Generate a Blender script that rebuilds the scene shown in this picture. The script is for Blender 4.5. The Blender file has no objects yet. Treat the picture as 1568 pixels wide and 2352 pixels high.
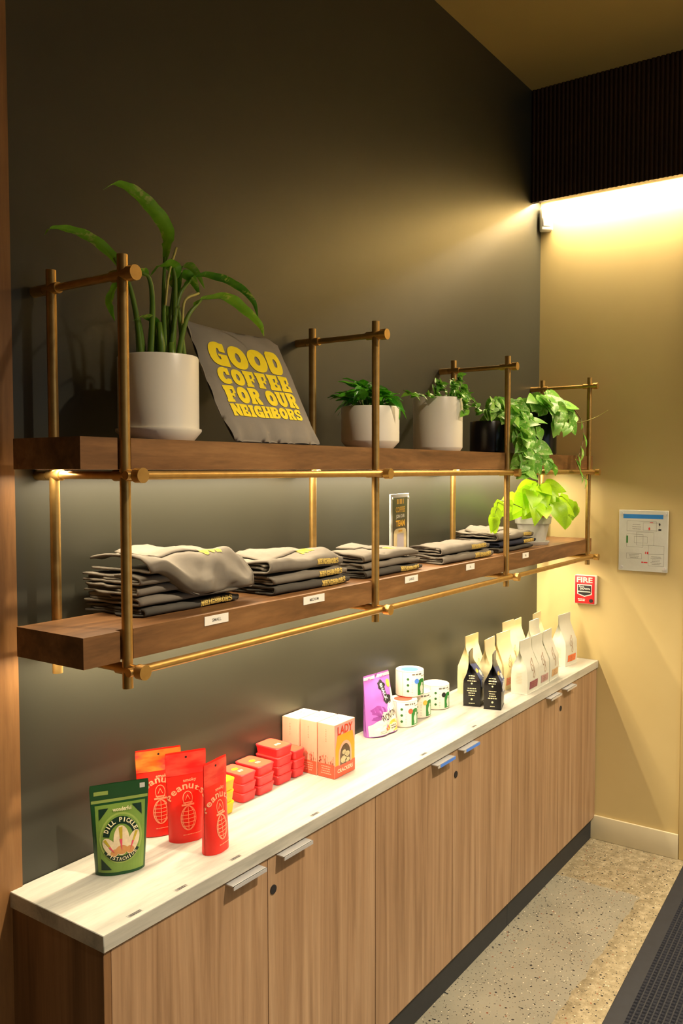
import bpy, bmesh, math, random
from mathutils import Vector, Matrix, noise
R = math.radians
rnd = random.Random(7)
S = bpy.context.scene
COL = S.collection

# ---------------------------------------------------------------- camera
cam_d = bpy.data.cameras.new('camera'); cam = bpy.data.objects.new('camera', cam_d); COL.objects.link(cam)
_y, _t, _r = R(-54.8928), R(-2.8212), R(-0.0432)
_fw = Vector((math.sin(-_y)*math.cos(_t), math.cos(_y)*math.cos(_t), math.sin(_t)))
_rt = Vector((math.cos(_y), math.sin(_y), 0)); _up = _rt.cross(_fw)
_rt, _up = _rt*math.cos(_r)+_up*math.sin(_r), _up*math.cos(_r)-_rt*math.sin(_r)
_m = Matrix((_rt, _up, -_fw)).transposed().to_4x4(); _m.translation = (-4.0584, -1.6464, 1.8051)
cam.matrix_world = _m
cam_d.sensor_fit = 'VERTICAL'; cam_d.sensor_height = 36.0; cam_d.lens = 36*1950.19/2352
cam_d.clip_start = .05
S.camera = cam
# ---------------------------------------------------------------- view, world
S.view_settings.view_transform = 'Standard'; S.view_settings.look = 'None'
S.view_settings.gamma = 1; S.view_settings.use_curve_mapping = False
S.view_settings.exposure = 0.2
W = bpy.data.worlds.new('world'); S.world = W; W.use_nodes = True
W.node_tree.nodes['Background'].inputs[0].default_value = (.55, .72, 1, 1)
W.node_tree.nodes['Background'].inputs[1].default_value = .25

# ---------------------------------------------------------------- lights
LED_W = (1, .80, .50)
def area(name, loc, rot, sx, sy, power, col, spread=180):
    l = bpy.data.lights.new(name, 'AREA'); l.shape = 'RECTANGLE'; l.size = sx; l.size_y = sy
    l.energy = power; l.color = col; l.spread = R(spread)
    o = bpy.data.objects.new(name, l); COL.objects.link(o); o.location = loc; o.rotation_euler = rot; return o
def spot(name, loc, target, power, col, angle, blend, rad):
    l = bpy.data.lights.new(name, 'SPOT'); l.energy = power; l.color = col; l.spot_size = R(angle); l.spot_blend = blend
    l.shadow_soft_size = rad
    o = bpy.data.objects.new(name, l); COL.objects.link(o); o.location = loc
    o.rotation_euler = (Vector(target)-Vector(loc)).to_track_quat('-Z', 'Y').to_euler(); return o
# LED strip in the cove behind the slatted bulkhead
area('cove_led_light', (-.046, -1.45, 3.1205), (0, 0, 0), .02, 2.86, 64, LED_W)
# LED strips under the two shelves
area('upper_shelf_led_light', (-1.525, -.087, 1.8105), (0, 0, 0), 2.86, .012, 21, (1, .83, .57))
area('lower_shelf_led_light', (-1.525, -.087, 1.4180), (0, 0, 0), 2.86, .012, 27, (1, .83, .56))
# unseen ceiling downlights: first inferred from bar shadows, others added as fill
DOWN = [(-2.2, -2.2), (-.7, -2.4), (-3.7, -2.4), (-2.2, -3.9)]
for i, (x, y) in enumerate(DOWN):
    spot('downlight_beam', (x, y, 3.585), (x, y, 0), 470 if i == 0 else 190, (1, .84, .62) if i == 0 else (1, .92, .80), 124 if i == 0 else 90, .8, .05)
# neutral fill light from an unseen window added behind the camera
area('window_fill', (-2.2, -5.02, 1.55), (R(90), 0, 0), 3.0, 2.1, 9, (.74, .87, 1))

# ---------------------------------------------------------------- materials
MATS = {}
def new_mat(name):
    m = bpy.data.materials.new(name); m.use_nodes = True; MATS[name] = m
    nt = m.node_tree; return m, nt, nt.nodes['Principled BSDF']
def srgb(r, g, b):
    f = lambda c: (c/255/12.92) if c/255 <= .04045 else ((c/255+.055)/1.055)**2.4
    return (f(r), f(g), f(b), 1)
def N(nt, t, **kw):
    n = nt.nodes.new(t)
    for k, v in kw.items():
        if k in n.inputs: n.inputs[k].default_value = v
        else: setattr(n, k, v)
    return n
def coord(nt, scale=(1, 1, 1), kind='Object', rot=(0, 0, 0)):
    tc = nt.nodes.new('ShaderNodeTexCoord'); mp = nt.nodes.new('ShaderNodeMapping')
    mp.inputs['Scale'].default_value = scale; mp.inputs['Rotation'].default_value = rot
    nt.links.new(tc.outputs[kind], mp.inputs['Vector']); return mp.outputs[0]
def ramp(nt, fac, stops):
    r = nt.nodes.new('ShaderNodeValToRGB'); e = r.color_ramp.elements
    while len(e) < len(stops): e.new(.5)
    for i, (p, c) in enumerate(stops): e[i].position = p; e[i].color = c
    nt.links.new(fac, r.inputs[0]); return r.outputs[0]
def noise_n(nt, vec, scale=5, detail=4, rough=.55, dist=0):
    n = nt.nodes.new('ShaderNodeTexNoise'); n.inputs['Scale'].default_value = scale
    n.inputs['Detail'].default_value = detail; n.inputs['Roughness'].default_value = rough; n.inputs['Distortion'].default_value = dist
    nt.links.new(vec, n.inputs['Vector']); return n.outputs['Fac']
def mixc(nt, fac, a, b, mode='MIX'):
    m = nt.nodes.new('ShaderNodeMix'); m.data_type = 'RGBA'; m.blend_type = mode
    for idx, v in ((0, fac), (6, a), (7, b)):
        if hasattr(v, 'links'): nt.links.new(v, m.inputs[idx])
        else: m.inputs[idx].default_value = v
    return m.outputs[2]
def bump(nt, b, h, strength=.2, dist=.002):
    n = nt.nodes.new('ShaderNodeBump'); n.inputs['Strength'].default_value = strength; n.inputs['Distance'].default_value = dist
    nt.links.new(h, n.inputs['Height']); nt.links.new(n.outputs[0], b.inputs['Normal'])
def plain(name, col, rough=.5, metal=0, var=.12, scale=30, spec=.5, bmp=0):
    m, nt, b = new_mat(name)
    f = noise_n(nt, coord(nt), scale, 3)
    c0 = tuple(c*(1-var) for c in col[:3])+(1,); c1 = tuple(min(1, c*(1+var)) for c in col[:3])+(1,)
    nt.links.new(ramp(nt, f, [(.3, c0), (.7, c1)]), b.inputs['Base Color'])
    b.inputs['Roughness'].default_value = rough; b.inputs['Metallic'].default_value = metal
    b.inputs['Specular IOR Level'].default_value = spec
    if bmp: bump(nt, b, f, bmp)
    return m
def emit(name, col, strength):
    m, nt, b = new_mat(name); b.inputs['Base Color'].default_value = col
    b.inputs['Emission Color'].default_value = col; b.inputs['Emission Strength'].default_value = strength; return m

def wood(name, dark, mid, light, scale, rough=.45, fine=1.0, spec=.4):
    m, nt, b = new_mat(name)
    v = coord(nt, scale)
    big = noise_n(nt, v, 1.0, 5, .6, .6); fin = noise_n(nt, coord(nt, tuple(s*6 for s in scale)), 1.0, 4, .7)
    base = ramp(nt, big, [(.28, dark), (.5, mid), (.74, light)])
    g = ramp(nt, fin, [(.3, (.62, .62, .62, 1)), (.62, (1, 1, 1, 1))])
    nt.links.new(mixc(nt, .55*fine, base, g, 'MULTIPLY'), b.inputs['Base Color'])
    b.inputs['Roughness'].default_value = rough; b.inputs['Specular IOR Level'].default_value = spec
    bump(nt, b, fin, .08, .001); return m

# dark painted wall
m, nt, b = new_mat('wall_paint_dark')
f = noise_n(nt, coord(nt), 260, 2); g = noise_n(nt, coord(nt), 2.2, 4)
base = ramp(nt, g, [(.3, srgb(51, 50, 40)), (.7, srgb(56, 55, 45))])
sc = noise_n(nt, coord(nt, (9, 1, 3), rot=(0, R(25), 0)), 3.3, 6, .75)
nt.links.new(mixc(nt, ramp(nt, sc, [(.73, (0, 0, 0, 1)), (.80, (.16, .16, .16, 1))]), base, srgb(150, 148, 135)), b.inputs['Base Color'])
b.inputs['Roughness'].default_value = .42; b.inputs['Specular IOR Level'].default_value = .5
bump(nt, b, f, .05, .001)
# beige wall
m, nt, b = new_mat('wall_paint_beige')
f = noise_n(nt, coord(nt), 240, 2); g = noise_n(nt, coord(nt), 1.7, 4)
nt.links.new(ramp(nt, g, [(.3, srgb(203, 180, 122)), (.7, srgb(211, 189, 132))]), b.inputs['Base Color'])
b.inputs['Roughness'].default_value = .5; bump(nt, b, f, .06, .001)
plain('ceiling_paint', srgb(150, 128, 76), .8, var=.03, scale=3)
plain('room_paint', srgb(56, 52, 44), .8, var=.04, scale=3)
plain('baseboard_paint', srgb(206, 193, 158), .4, var=.03, scale=8)
wood('wood_trim', srgb(108, 72, 38), srgb(142, 100, 58), srgb(164, 120, 74), (14, 14, 1.1), .5)
wood('walnut', srgb(84, 56, 31), srgb(124, 86, 51), srgb(154, 112, 70), (2.2, 16, 16), .42)
wood('laminate', srgb(136, 104, 75), srgb(168, 134, 101), srgb(190, 158, 124), (26, 26, .8), .42, .8)
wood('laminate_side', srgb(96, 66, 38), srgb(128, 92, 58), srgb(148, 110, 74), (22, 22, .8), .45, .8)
wood('slat_wood', srgb(42, 26, 14), srgb(56, 35, 19), srgb(70, 45, 25), (20, 20, 1.5), .6)
plain('kick_black', srgb(38, 40, 44), .6, var=.1)
# countertop
m, nt, b = new_mat('counter_stone')
v = coord(nt, (1.5, 11, 11)); f = noise_n(nt, v, 1.2, 6, .62, .5); fi = noise_n(nt, coord(nt, (6, 40, 40)), 2, 4, .7)
c = ramp(nt, f, [(.30, srgb(142, 142, 134)), (.48, srgb(180, 177, 166)), (.66, srgb(198, 193, 180))])
nt.links.new(mixc(nt, .35, c, ramp(nt, fi, [(.35, (.72, .72, .70, 1)), (.6, (1, 1, 1, 1))]), 'MULTIPLY'), b.inputs['Base Color'])
b.inputs['Roughness'].default_value = .42
# floor
m, nt, b = new_mat('floor_terrazzo')
v = coord(nt)
xyz = nt.nodes.new('ShaderNodeSeparateXYZ'); nt.links.new(v, xyz.inputs[0])
def mth(op, a, bb=None):
    n = nt.nodes.new('ShaderNodeMath'); n.operation = op
    for i, q in enumerate((a, bb)):
        if q is None: continue
        if hasattr(q, 'links'): nt.links.new(q, n.inputs[i])
        else: n.inputs[i].default_value = q
    return n.outputs[0]
wob = mth('MULTIPLY', noise_n(nt, v, 9, 3), .05)
inx = mth('LESS_THAN', mth('ADD', xyz.outputs[0], wob), -.44); iny = mth('GREATER_THAN', mth('ADD', xyz.outputs[1], wob), -.635)
smooth_zone = mth('MULTIPLY', inx, iny)
cl = noise_n(nt, v, 3.2, 5, .6)
grey = ramp(nt, cl, [(.3, srgb(132, 128, 112)), (.7, srgb(154, 149, 131))])
tan = ramp(nt, noise_n(nt, v, 26, 5, .7), [(.30, srgb(120, 109, 84)), (.5, srgb(146, 134, 106)), (.70, srgb(172, 160, 132))])
base = mixc(nt, smooth_zone, tan, grey)
def specks(scale, thr, col, base, seed):
    vo = nt.nodes.new('ShaderNodeTexVoronoi'); vo.inputs['Scale'].default_value = scale
    mp = nt.nodes.new('ShaderNodeMapping'); mp.inputs['Location'].default_value = (seed, seed*2, 0); nt.links.new(v, mp.inputs[0]); nt.links.new(mp.outputs[0], vo.inputs['Vector'])
    sz = nt.nodes.new('ShaderNodeSeparateColor'); nt.links.new(vo.outputs['Color'], sz.inputs[0])
    lim = mth('MULTIPLY', sz.outputs[0], thr)
    k = mth('LESS_THAN', vo.outputs['Distance'], mth('SUBTRACT', lim, thr*.55))
    return mixc(nt, k, base, col)
base = specks(68, .72, srgb(34, 36, 40), base, 1.3)
base = specks(120, .75, srgb(52, 52, 52), base, 2.9)
base = specks(95, .55, srgb(70, 64, 52), base, 4.3)
base = specks(85, .56, srgb(206, 196, 172), base, 7.7)
base = specks(48, .42, srgb(132, 74, 50), base, 11.1)
nt.links.new(base, b.inputs['Base Color']); b.inputs['Roughness'].default_value = .38
plain('mat_rubber', srgb(28, 30, 37), .65, var=.15)
m, nt, b = new_mat('mat_pile')
nt.links.new(ramp(nt, noise_n(nt, coord(nt), 420, 2), [(.35, srgb(8, 9, 16)), (.7, srgb(28, 31, 44))]), b.inputs['Base Color']); b.inputs['Roughness'].default_value = .95
# brass
m, nt, b = new_mat('brass')
f = noise_n(nt, coord(nt), 40, 3)
nt.links.new(ramp(nt, f, [(.3, srgb(184, 146, 82)), (.7, srgb(200, 162, 96))]), b.inputs['Base Color'])
b.inputs['Metallic'].default_value = .85; b.inputs['Roughness'].default_value = .38
plain('aluminium', srgb(212, 212, 214), .3, metal=.45, var=.04)
plain('ceramic_white', srgb(240, 232, 214), .32, var=.02, scale=6)
plain('ceramic_black', srgb(14, 14, 18), .28, var=.1)
plain('clay_grey', srgb(198, 194, 186), .8, var=.09, scale=24)
plain('terracotta', srgb(190, 82, 38), .8, var=.08)
plain('soil', srgb(40, 29, 20), .95, var=.35, scale=90, bmp=.5)
plain('strip_blue', srgb(70, 132, 232), .3, var=.03)
plain('plastic_white', srgb(232, 228, 218), .4, var=.02)
plain('paper_white', srgb(238, 234, 224), .7, var=.02)
plain('paper_grey', srgb(206, 206, 198), .6, var=.03)
plain('ink_black', srgb(30, 27, 30), .6, var=.05)
plain('ink_grey', srgb(120, 116, 110), .7, var=.05)
plain('ink_blue', srgb(28, 124, 206), .5, var=.05)
plain('ink_red', srgb(214, 48, 48), .5, var=.05)
plain('ink_green', srgb(60, 130, 60), .5, var=.05)
plain('alarm_red', srgb(214, 36, 42), .35, var=.03)
plain('alarm_white', srgb(238, 228, 216), .4, var=.02)
plain('print_yellow', srgb(255, 224, 0), .65, var=.03)
plain('print_gold', srgb(206, 178, 92), .65, var=.1)
def cloth(name, a, bcol):
    m, nt, b = new_mat(name)
    f = noise_n(nt, coord(nt), 12, 4); w = noise_n(nt, coord(nt), 700, 2)
    nt.links.new(ramp(nt, f, [(.3, a), (.7, bcol)]), b.inputs['Base Color'])
    b.inputs['Roughness'].default_value = .95; b.inputs['Specular IOR Level'].default_value = .15
    bump(nt, b, w, .25, .0006); return m
cloth('cotton_grey', srgb(112, 105, 95), srgb(126, 119, 108))
cloth('cotton_dark', srgb(72, 69, 63), srgb(84, 80, 74))
cloth('cotton_navy', srgb(40, 42, 54), srgb(50, 52, 66))
cloth('canvas_grey', srgb(132, 124, 112), srgb(142, 134, 122))
def leafmat(name, a, bcol, vein=None, varieg=None, rough=.35, trans=.22):
    m, nt, b = new_mat(name)
    oi = nt.nodes.new('ShaderNodeObjectInfo')
    f = noise_n(nt, coord(nt), 22, 3)
    ad = nt.nodes.new('ShaderNodeMath'); ad.operation = 'MULTIPLY_ADD'; nt.links.new(oi.outputs['Random'], ad.inputs[0]); ad.inputs[1].default_value = .5; 
    nt.links.new(f, ad.inputs[2])
    c = ramp(nt, ad.outputs[0], [(.4, a), (1.0, bcol)])
    if varieg:
        tc = nt.nodes.new('ShaderNodeTexCoord'); va = nt.nodes.new('ShaderNodeVectorMath'); va.operation = 'ADD'
        nt.links.new(tc.outputs['Object'], va.inputs[0]); nt.links.new(oi.outputs['Location'], va.inputs[1])
        n2 = noise_n(nt, va.outputs[0], varieg[1], 4, .6, .5)
        c = mixc(nt, ramp(nt, n2, [(varieg[2], (0, 0, 0, 1)), (varieg[2]+.07, (1, 1, 1, 1))]), c, varieg[0])
    nt.links.new(c, b.inputs['Base Color']); b.inputs['Roughness'].default_value = rough
    tr = nt.nodes.new('ShaderNodeBsdfTranslucent'); nt.links.new(c, tr.inputs[0])
    mx = nt.nodes.new('ShaderNodeMixShader'); mx.inputs[0].default_value = trans
    out = nt.nodes['Material Output']; nt.links.new(b.outputs[0], mx.inputs[1]); nt.links.new(tr.outputs[0], mx.inputs[2]); nt.links.new(mx.outputs[0], out.inputs[0])
    return m
leafmat('leaf_dieff', srgb(62, 142, 26), srgb(138, 204, 52), varieg=(srgb(190, 212, 104), 30, .58))
leafmat('leaf_dark', srgb(30, 118, 22), srgb(110, 196, 44), rough=.28)
leafmat('leaf_ivy', srgb(72, 150, 36), srgb(144, 204, 72), varieg=(srgb(190, 214, 120), 4, .60))
leafmat('leaf_pothos', srgb(88, 166, 48), srgb(150, 210, 84), varieg=(srgb(206, 224, 150), 5, .56))
leafmat('leaf_marble', srgb(112, 166, 78), srgb(166, 204, 112), varieg=(srgb(236, 236, 196), 5, .47))
leafmat('leaf_neon', srgb(156, 208, 20), srgb(188, 232, 40), trans=.3)
leafmat('stem_green', srgb(86, 126, 34), srgb(120, 150, 54))
plain('stem_pale', srgb(190, 180, 96), .6); plain('stem_brown', srgb(96, 72, 36), .7)

# ---------------------------------------------------------------- mesh helpers
class MB:
    def __init__(s): s.v = []; s.f = []
    def add(s, v, f):
        o = len(s.v); s.v += [tuple(p) for p in v]; s.f += [tuple(i+o for i in q) for q in f]; return s
    def box(s, a, b):
        (x0, y0, z0), (x1, y1, z1) = a, b
        return s.add([(x0, y0, z0), (x1, y0, z0), (x1, y1, z0), (x0, y1, z0), (x0, y0, z1), (x1, y0, z1), (x1, y1, z1), (x0, y1, z1)],
                     [(0, 3, 2, 1), (4, 5, 6, 7), (0, 1, 5, 4), (1, 2, 6, 5), (2, 3, 7, 6), (3, 0, 4, 7)])
    def tube(s, pts, rad, n=12, caps=True):
        pts = [Vector(p) for p in pts]; k = len(pts)
        if not hasattr(rad, '__len__'): rad = [rad]*k
        ref = None; vs = []; 
        for i, p in enumerate(pts):
            t = (pts[min(i+1, k-1)]-pts[max(i-1, 0)])
            if t.length < 1e-9: t = Vector((0, 0, 1))
            t.normalize()
            if ref is None:
                ref = Vector((0, 0, 1)) if abs(t.z) < .9 else Vector((1, 0, 0))
            a = (ref-t*ref.dot(t)); a = a.normalized() if a.length > 1e-6 else t.orthogonal().normalized()
            ref = a; b = t.cross(a)
            for j in range(n):
                w = 2*math.pi*j/n; vs.append(p+(a*math.cos(w)+b*math.sin(w))*rad[i])
        fs = [(i*n+j, i*n+(j+1) % n, (i+1)*n+(j+1) % n, (i+1)*n+j) for i in range(k-1) for j in range(n)]
        if caps: fs += [tuple(range(n-1, -1, -1)), tuple((k-1)*n+j for j in range(n))]
        return s.add(vs, fs)
    def lathe(s, prof, n=40, c=(0, 0, 0), close=False):
        vs = []; k = len(prof)
        for r, z in prof:
            for j in range(n):
                w = 2*math.pi*j/n; vs.append((c[0]+r*math.cos(w), c[1]+r*math.sin(w), c[2]+z))
        fs = [(i*n+j, i*n+(j+1) % n, (i+1)*n+(j+1) % n, (i+1)*n+j) for i in range(k-1) for j in range(n)]
        if prof[0][0] > 1e-6: fs.append(tuple(range(n-1, -1, -1)))
        if prof[-1][0] > 1e-6: fs.append(tuple((k-1)*n+j for j in range(n)))
        return s.add(vs, fs)
    def grid(s, nu, nv, fn, wrap=False):
        vs = [fn(i/(nu-1), j/(nv-1)) for i in range(nu) for j in range(nv)]
        return s.add(vs, [(i*nv+j, (i+1)*nv+j, (i+1)*nv+j+1, i*nv+j+1) for i in range(nu-1) for j in range(nv-1)])
    def mesh(s, name):
        me = bpy.data.meshes.new(name); me.from_pydata(s.v, [], s.f); me.update(); return me
def link(name, me, mat, parent=None, smooth=False, loc=None):
    o = bpy.data.objects.new(name, me); COL.objects.link(o)
    if mat and not me.materials: me.materials.append(MATS[mat] if isinstance(mat, str) else mat)
    if parent: o.parent = parent
    if loc is not None: o.location = loc
    if smooth:
        me.polygons.foreach_set('use_smooth', [True]*len(me.polygons))
        if smooth is not True: me.set_sharp_from_angle(angle=R(smooth))
    return o
def build(name, mb, mat, parent=None, smooth=False, loc=None, bev=0, seg=2):
    me = mb.mesh(name)
    if bev:
        bm = bmesh.new(); bm.from_mesh(me); bmesh.ops.remove_doubles(bm, verts=bm.verts, dist=1e-6)
        ed = [e for e in bm.edges if len(e.link_faces) == 2 and e.calc_face_angle() > R(35)]
        bmesh.ops.bevel(bm, geom=ed, offset=bev, segments=seg, affect='EDGES', profile=.5, clamp_overlap=True)
        bm.to_mesh(me); bm.free(); smooth = smooth or 40
    return link(name, me, mat, parent, smooth, loc)
def tag(o, label, cat, group=None):
    o['label'] = label; o['category'] = cat
    if group: o['group'] = group
    return o
def thing(name, label, cat, loc=(0, 0, 0), rz=0, group=None):
    o = bpy.data.objects.new(name, None); COL.objects.link(o); o.empty_display_size = .05
    o.location = loc; o.rotation_euler = (0, 0, rz); return tag(o, label, cat, group)
def struct(o): o['kind'] = 'structure'; return o

# 2-D shapes for printed marks: each piece = (verts2d, faces)
def p_rect(x0, y0, x1, y1): return ([(x0, y0), (x1, y0), (x1, y1), (x0, y1)], [(0, 1, 2, 3)])
def p_poly(pts): return (list(pts), [tuple(range(len(pts)))])
def p_ell(cx, cy, rx, ry, n=24): return p_poly([(cx+rx*math.cos(2*math.pi*i/n), cy+ry*math.sin(2*math.pi*i/n)) for i in range(n)])
def p_ring(outer, inner, closed=True):
    n = len(outer); v = list(outer)+list(inner); k = n if closed else n-1
    return (v, [(i, (i+1) % n, n+(i+1) % n, n+i) for i in range(k)])
def ellpts(cx, cy, rx, ry, a0=0, a1=360, n=28, ex=2, exl=None):
    out = []
    for i in range(n):
        w = R(a0+(a1-a0)*i/(n if a1-a0 >= 360 else n-1)); c, s_ = math.cos(w), math.sin(w); e = ex if c >= 0 or exl is None else exl
        d = (abs(c)**e+abs(s_)**e)**(-1/e); out.append((cx+rx*c*d, cy+ry*s_*d))
    return out
def p_arc(cx, cy, r0, r1, a0, a1, n=24, sy=1): return p_ring(ellpts(cx, cy, r1, r1*sy, a0, a1, n), ellpts(cx, cy, r0, r0*sy, a0, a1, n), False)
def p_line(p, q, w):
    d = Vector((q[0]-p[0], q[1]-p[1])); d = Vector((-d.y, d.x)).normalized()*w/2
    return p_poly([(p[0]+d.x, p[1]+d.y), (p[0]-d.x, p[1]-d.y), (q[0]-d.x, q[1]-d.y), (q[0]+d.x, q[1]+d.y)])
def p_path(pts, w): return [p_line(pts[i], pts[i+1], w) for i in range(len(pts)-1)]
def xf(pieces, sx, sy, dx, dy, rot=0):
    c, s_ = math.cos(R(rot)), math.sin(R(rot))
    return [([((x*sx)*c-(y*sy)*s_+dx, (x*sx)*s_+(y*sy)*c+dy) for x, y in v], f) for v, f in pieces]
_tc = {}
def txt(s, h, cx, cy, bold=0, wid=None, rot=0, align='C'):
    key = (s, bold)
    if key not in _tc:
        cu = bpy.data.curves.new('t', 'FONT'); cu.body = s; cu.size = 1; cu.offset = bold; cu.resolution_u = 3
        ob = bpy.data.objects.new('t', cu); COL.objects.link(ob); dg = bpy.context.evaluated_depsgraph_get()
        me = bpy.data.meshes.new_from_object(ob.evaluated_get(dg))
        v = [(p.co.x, p.co.y) for p in me.vertices]; f = [tuple(p.vertices) for p in me.polygons]
        bpy.data.objects.remove(ob); bpy.data.curves.remove(cu); bpy.data.meshes.remove(me); _tc[key] = (v, f)
    v, f = _tc[key]
    x0, x1 = min(p[0] for p in v), max(p[0] for p in v); y0, y1 = min(p[1] for p in v), max(p[1] for p in v)
    k = h/(y1-y0); kx = wid/(x1-x0) if wid else k
    c, s_ = math.cos(R(rot)), math.sin(R(rot)); o = []
    for x, y in v:
        a = (x-(x0+x1)/2)*kx; bq = (y-(y0+y1)/2)*k; o.append((a*c-bq*s_+cx, a*s_+bq*c+cy))
    return (o, f)
def arctext(s, h, cx, cy, r, a0, a1, bold=0):
    out = []; k = len(s)
    for i, ch in enumerate(s):
        if ch == ' ': continue
        a = a0+(a1-a0)*(i/(k-1)); w = abs(R(a1-a0))/(k-1)*r*.82*(.35 if ch == 'I' else 1)
        rot = a-90 if a0 > a1 else a+90
        out.append(txt(ch, h, cx+r*math.cos(R(a)), cy+r*math.sin(R(a)), bold, wid=w, rot=rot))
    return out
def greek(cx, cy, w, n, gap, h, seed=0, align=.5):
    q = random.Random(seed); out = []
    for i in range(n):
        ww = w*q.uniform(.62, 1); x = cx-ww/2
        while x < cx+ww/2-h*.4:
            l = min(h*q.uniform(.8, 2.6), cx+ww/2-x); out.append(p_rect(x, cy-i*gap-h/2, x+l, cy-i*gap+h/2)); x += l+h*.5
    return out
def decal(name, pieces, fmap, mat, parent, maxlen=.02):
    bm = bmesh.new()
    for v, f in pieces:
        bv = [bm.verts.new((x, y, 0)) for x, y in v]
        for q in f:
            try: bm.faces.new([bv[i] for i in q])
            except ValueError: pass
    bmesh.ops.triangulate(bm, faces=bm.faces)
    for _ in range(6):
        ed = [e for e in bm.edges if e.calc_length() > maxlen]
        if not ed: break
        bmesh.ops.subdivide_edges(bm, edges=ed, cuts=1); bmesh.ops.triangulate(bm, faces=bm.faces)
    for v in bm.verts: v.co = fmap(v.co.x, v.co.y)
    bmesh.ops.recalc_face_normals(bm, faces=bm.faces)
    me = bpy.data.meshes.new(name); bm.to_mesh(me); bm.free()
    return link(name, me, mat, parent)
def smoothstep(a, b, x):
    t = max(0, min(1, (x-a)/(b-a))); return t*t*(3-2*t)
def nz(x, y, z=0, s=1): return noise.noise(Vector((x*s, y*s, z*s)))
def catmull(pts, n=6):
    P = [Vector(p) for p in pts]; P = [P[0]*2-P[1]]+P+[P[-1]*2-P[-2]]; out = []
    for i in range(1, len(P)-2):
        a, b, c, d = P[i-1:i+3]
        for j in range(n):
            t = j/n; out.append(.5*((2*b)+(c-a)*t+(2*a-5*b+4*c-d)*t*t+(3*b-a-3*c+d)*t**3))
    out.append(P[-2].copy()); return out

# ================================================================ STRUCTURE
CEIL = 3.62
struct(build('floor', MB().box((-5.6, -5.0, -.08), (.16, .02, 0)), 'floor_terrazzo'))
struct(build('ceiling', MB().box((-5.6, -5.0, CEIL), (.16, .12, CEIL+.1)), 'ceiling_paint'))
struct(build('wall_back', MB().box((-2.957, 0, 0), (0, .12, CEIL)), 'wall_paint_dark'))
struct(build('wall_right', MB().box((0, -5.0, 0), (.12, .12, CEIL)), 'wall_paint_beige'))
struct(build('trim_1', MB().box((-3.22, -.006, 0), (-2.9575, .12, CEIL)), 'wood_trim'))
struct(build('wall_back_left', MB().box((-5.6, -.002, 0), (-3.2205, .12, CEIL)), 'room_paint'))
struct(build('wall_left', MB().box((-5.7, -5.0, 0), (-5.6, .12, CEIL)), 'room_paint'))
wf = MB()
wf.box((-5.6, -5.1, 0), (-3.75, -5.0, CEIL)); wf.box((-.65, -5.1, 0), (.12, -5.0, CEIL)); wf.box((-3.75, -5.1, 0), (-.65, -5.0, .45)); wf.box((-3.75, -5.1, 2.65), (-.65, -5.0, CEIL))
struct(build('wall_front', wf, 'room_paint'))
w1 = MB()
for x in (-3.75, -2.74, -1.70, -.70): w1.box((x, -5.07, .45), (x+.05, -4.99, 2.65))
w1.box((-3.75, -5.07, .45), (-.65, -4.985, .50)); w1.box((-3.75, -5.07, 2.60), (-.65, -4.985, 2.65))
struct(build('added_window_1', w1, 'kick_black'))  # unseen window frame, added together with its fill light
struct(build('baseboard_right', MB().box((-.014, -.704, 0), (-.0003, -.05, .1174)), 'baseboard_paint', bev=.003))
struct(build('trim_2', MB().box((-.009, -.86, 0), (-.0003, -.7065, 3.08)), 'wall_paint_beige', bev=.002))

# slatted bulkhead with the light cove
bk = struct(build('trim_3', MB().box((-.122, -2.95, 3.0925), (-.100, -.0005, CEIL-.0005)).box((-.1, -2.95, 3.130), (-.0005, -.0005, 3.15)), 'slat_wood'))
bk['label'] = 'dark slatted wood bulkhead above the beige wall hiding a warm light strip'
sm = MB(); n = 10; pv = []
for z in (3.090, CEIL-.001):
    for i in range(n+1):
        w = math.pi*i/n; pv.append((-.0105*math.sin(w)-.0005, .0085*math.cos(w), z))
k = n+1
sm.add(pv, [(i, i+1, k+i+1, k+i) for i in range(n)]+[tuple(range(k-1, -1, -1)), tuple(range(k, 2*k)), (0, k, 2*k-1, k-1)])
smesh = sm.mesh('slat')
for i in range(140):
    link('slat', smesh, 'slat_wood', bk, loc=(-.122, -.0115-.0205*i, 0), smooth=50 if i == 0 else False)
lc = tag(build('led_strip', MB().box((-.057, -2.88, 3.122), (-.035, -.02, 3.129)), emit('led_emit_cove', LED_W+(1,), 7), None), 'warm glowing strip light tucked behind the slatted bulkhead', 'strip light')
for i, (x, y) in enumerate(DOWN):
    t = thing('downlight', 'round recessed ceiling downlight '+['facing the middle of the shelves', 'added as unseen fill near the beige wall', 'added as unseen fill near the left end of the room', 'added as unseen fill at the window side of the room'][i], 'downlight', (x, y, CEIL), 0, 'room downlights')
    build('trim_ring', MB().lathe([(.055, -.001), (.058, -.010), (.075, -.008), (.078, -.001)], 24), 'plastic_white', t)
    build('lens', MB().lathe([(.0, -.004), (.054, -.004)], 24), MATS.get('led_emit_down') or emit('led_emit_down', (1, .84, .62, 1), 6), t)

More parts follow.
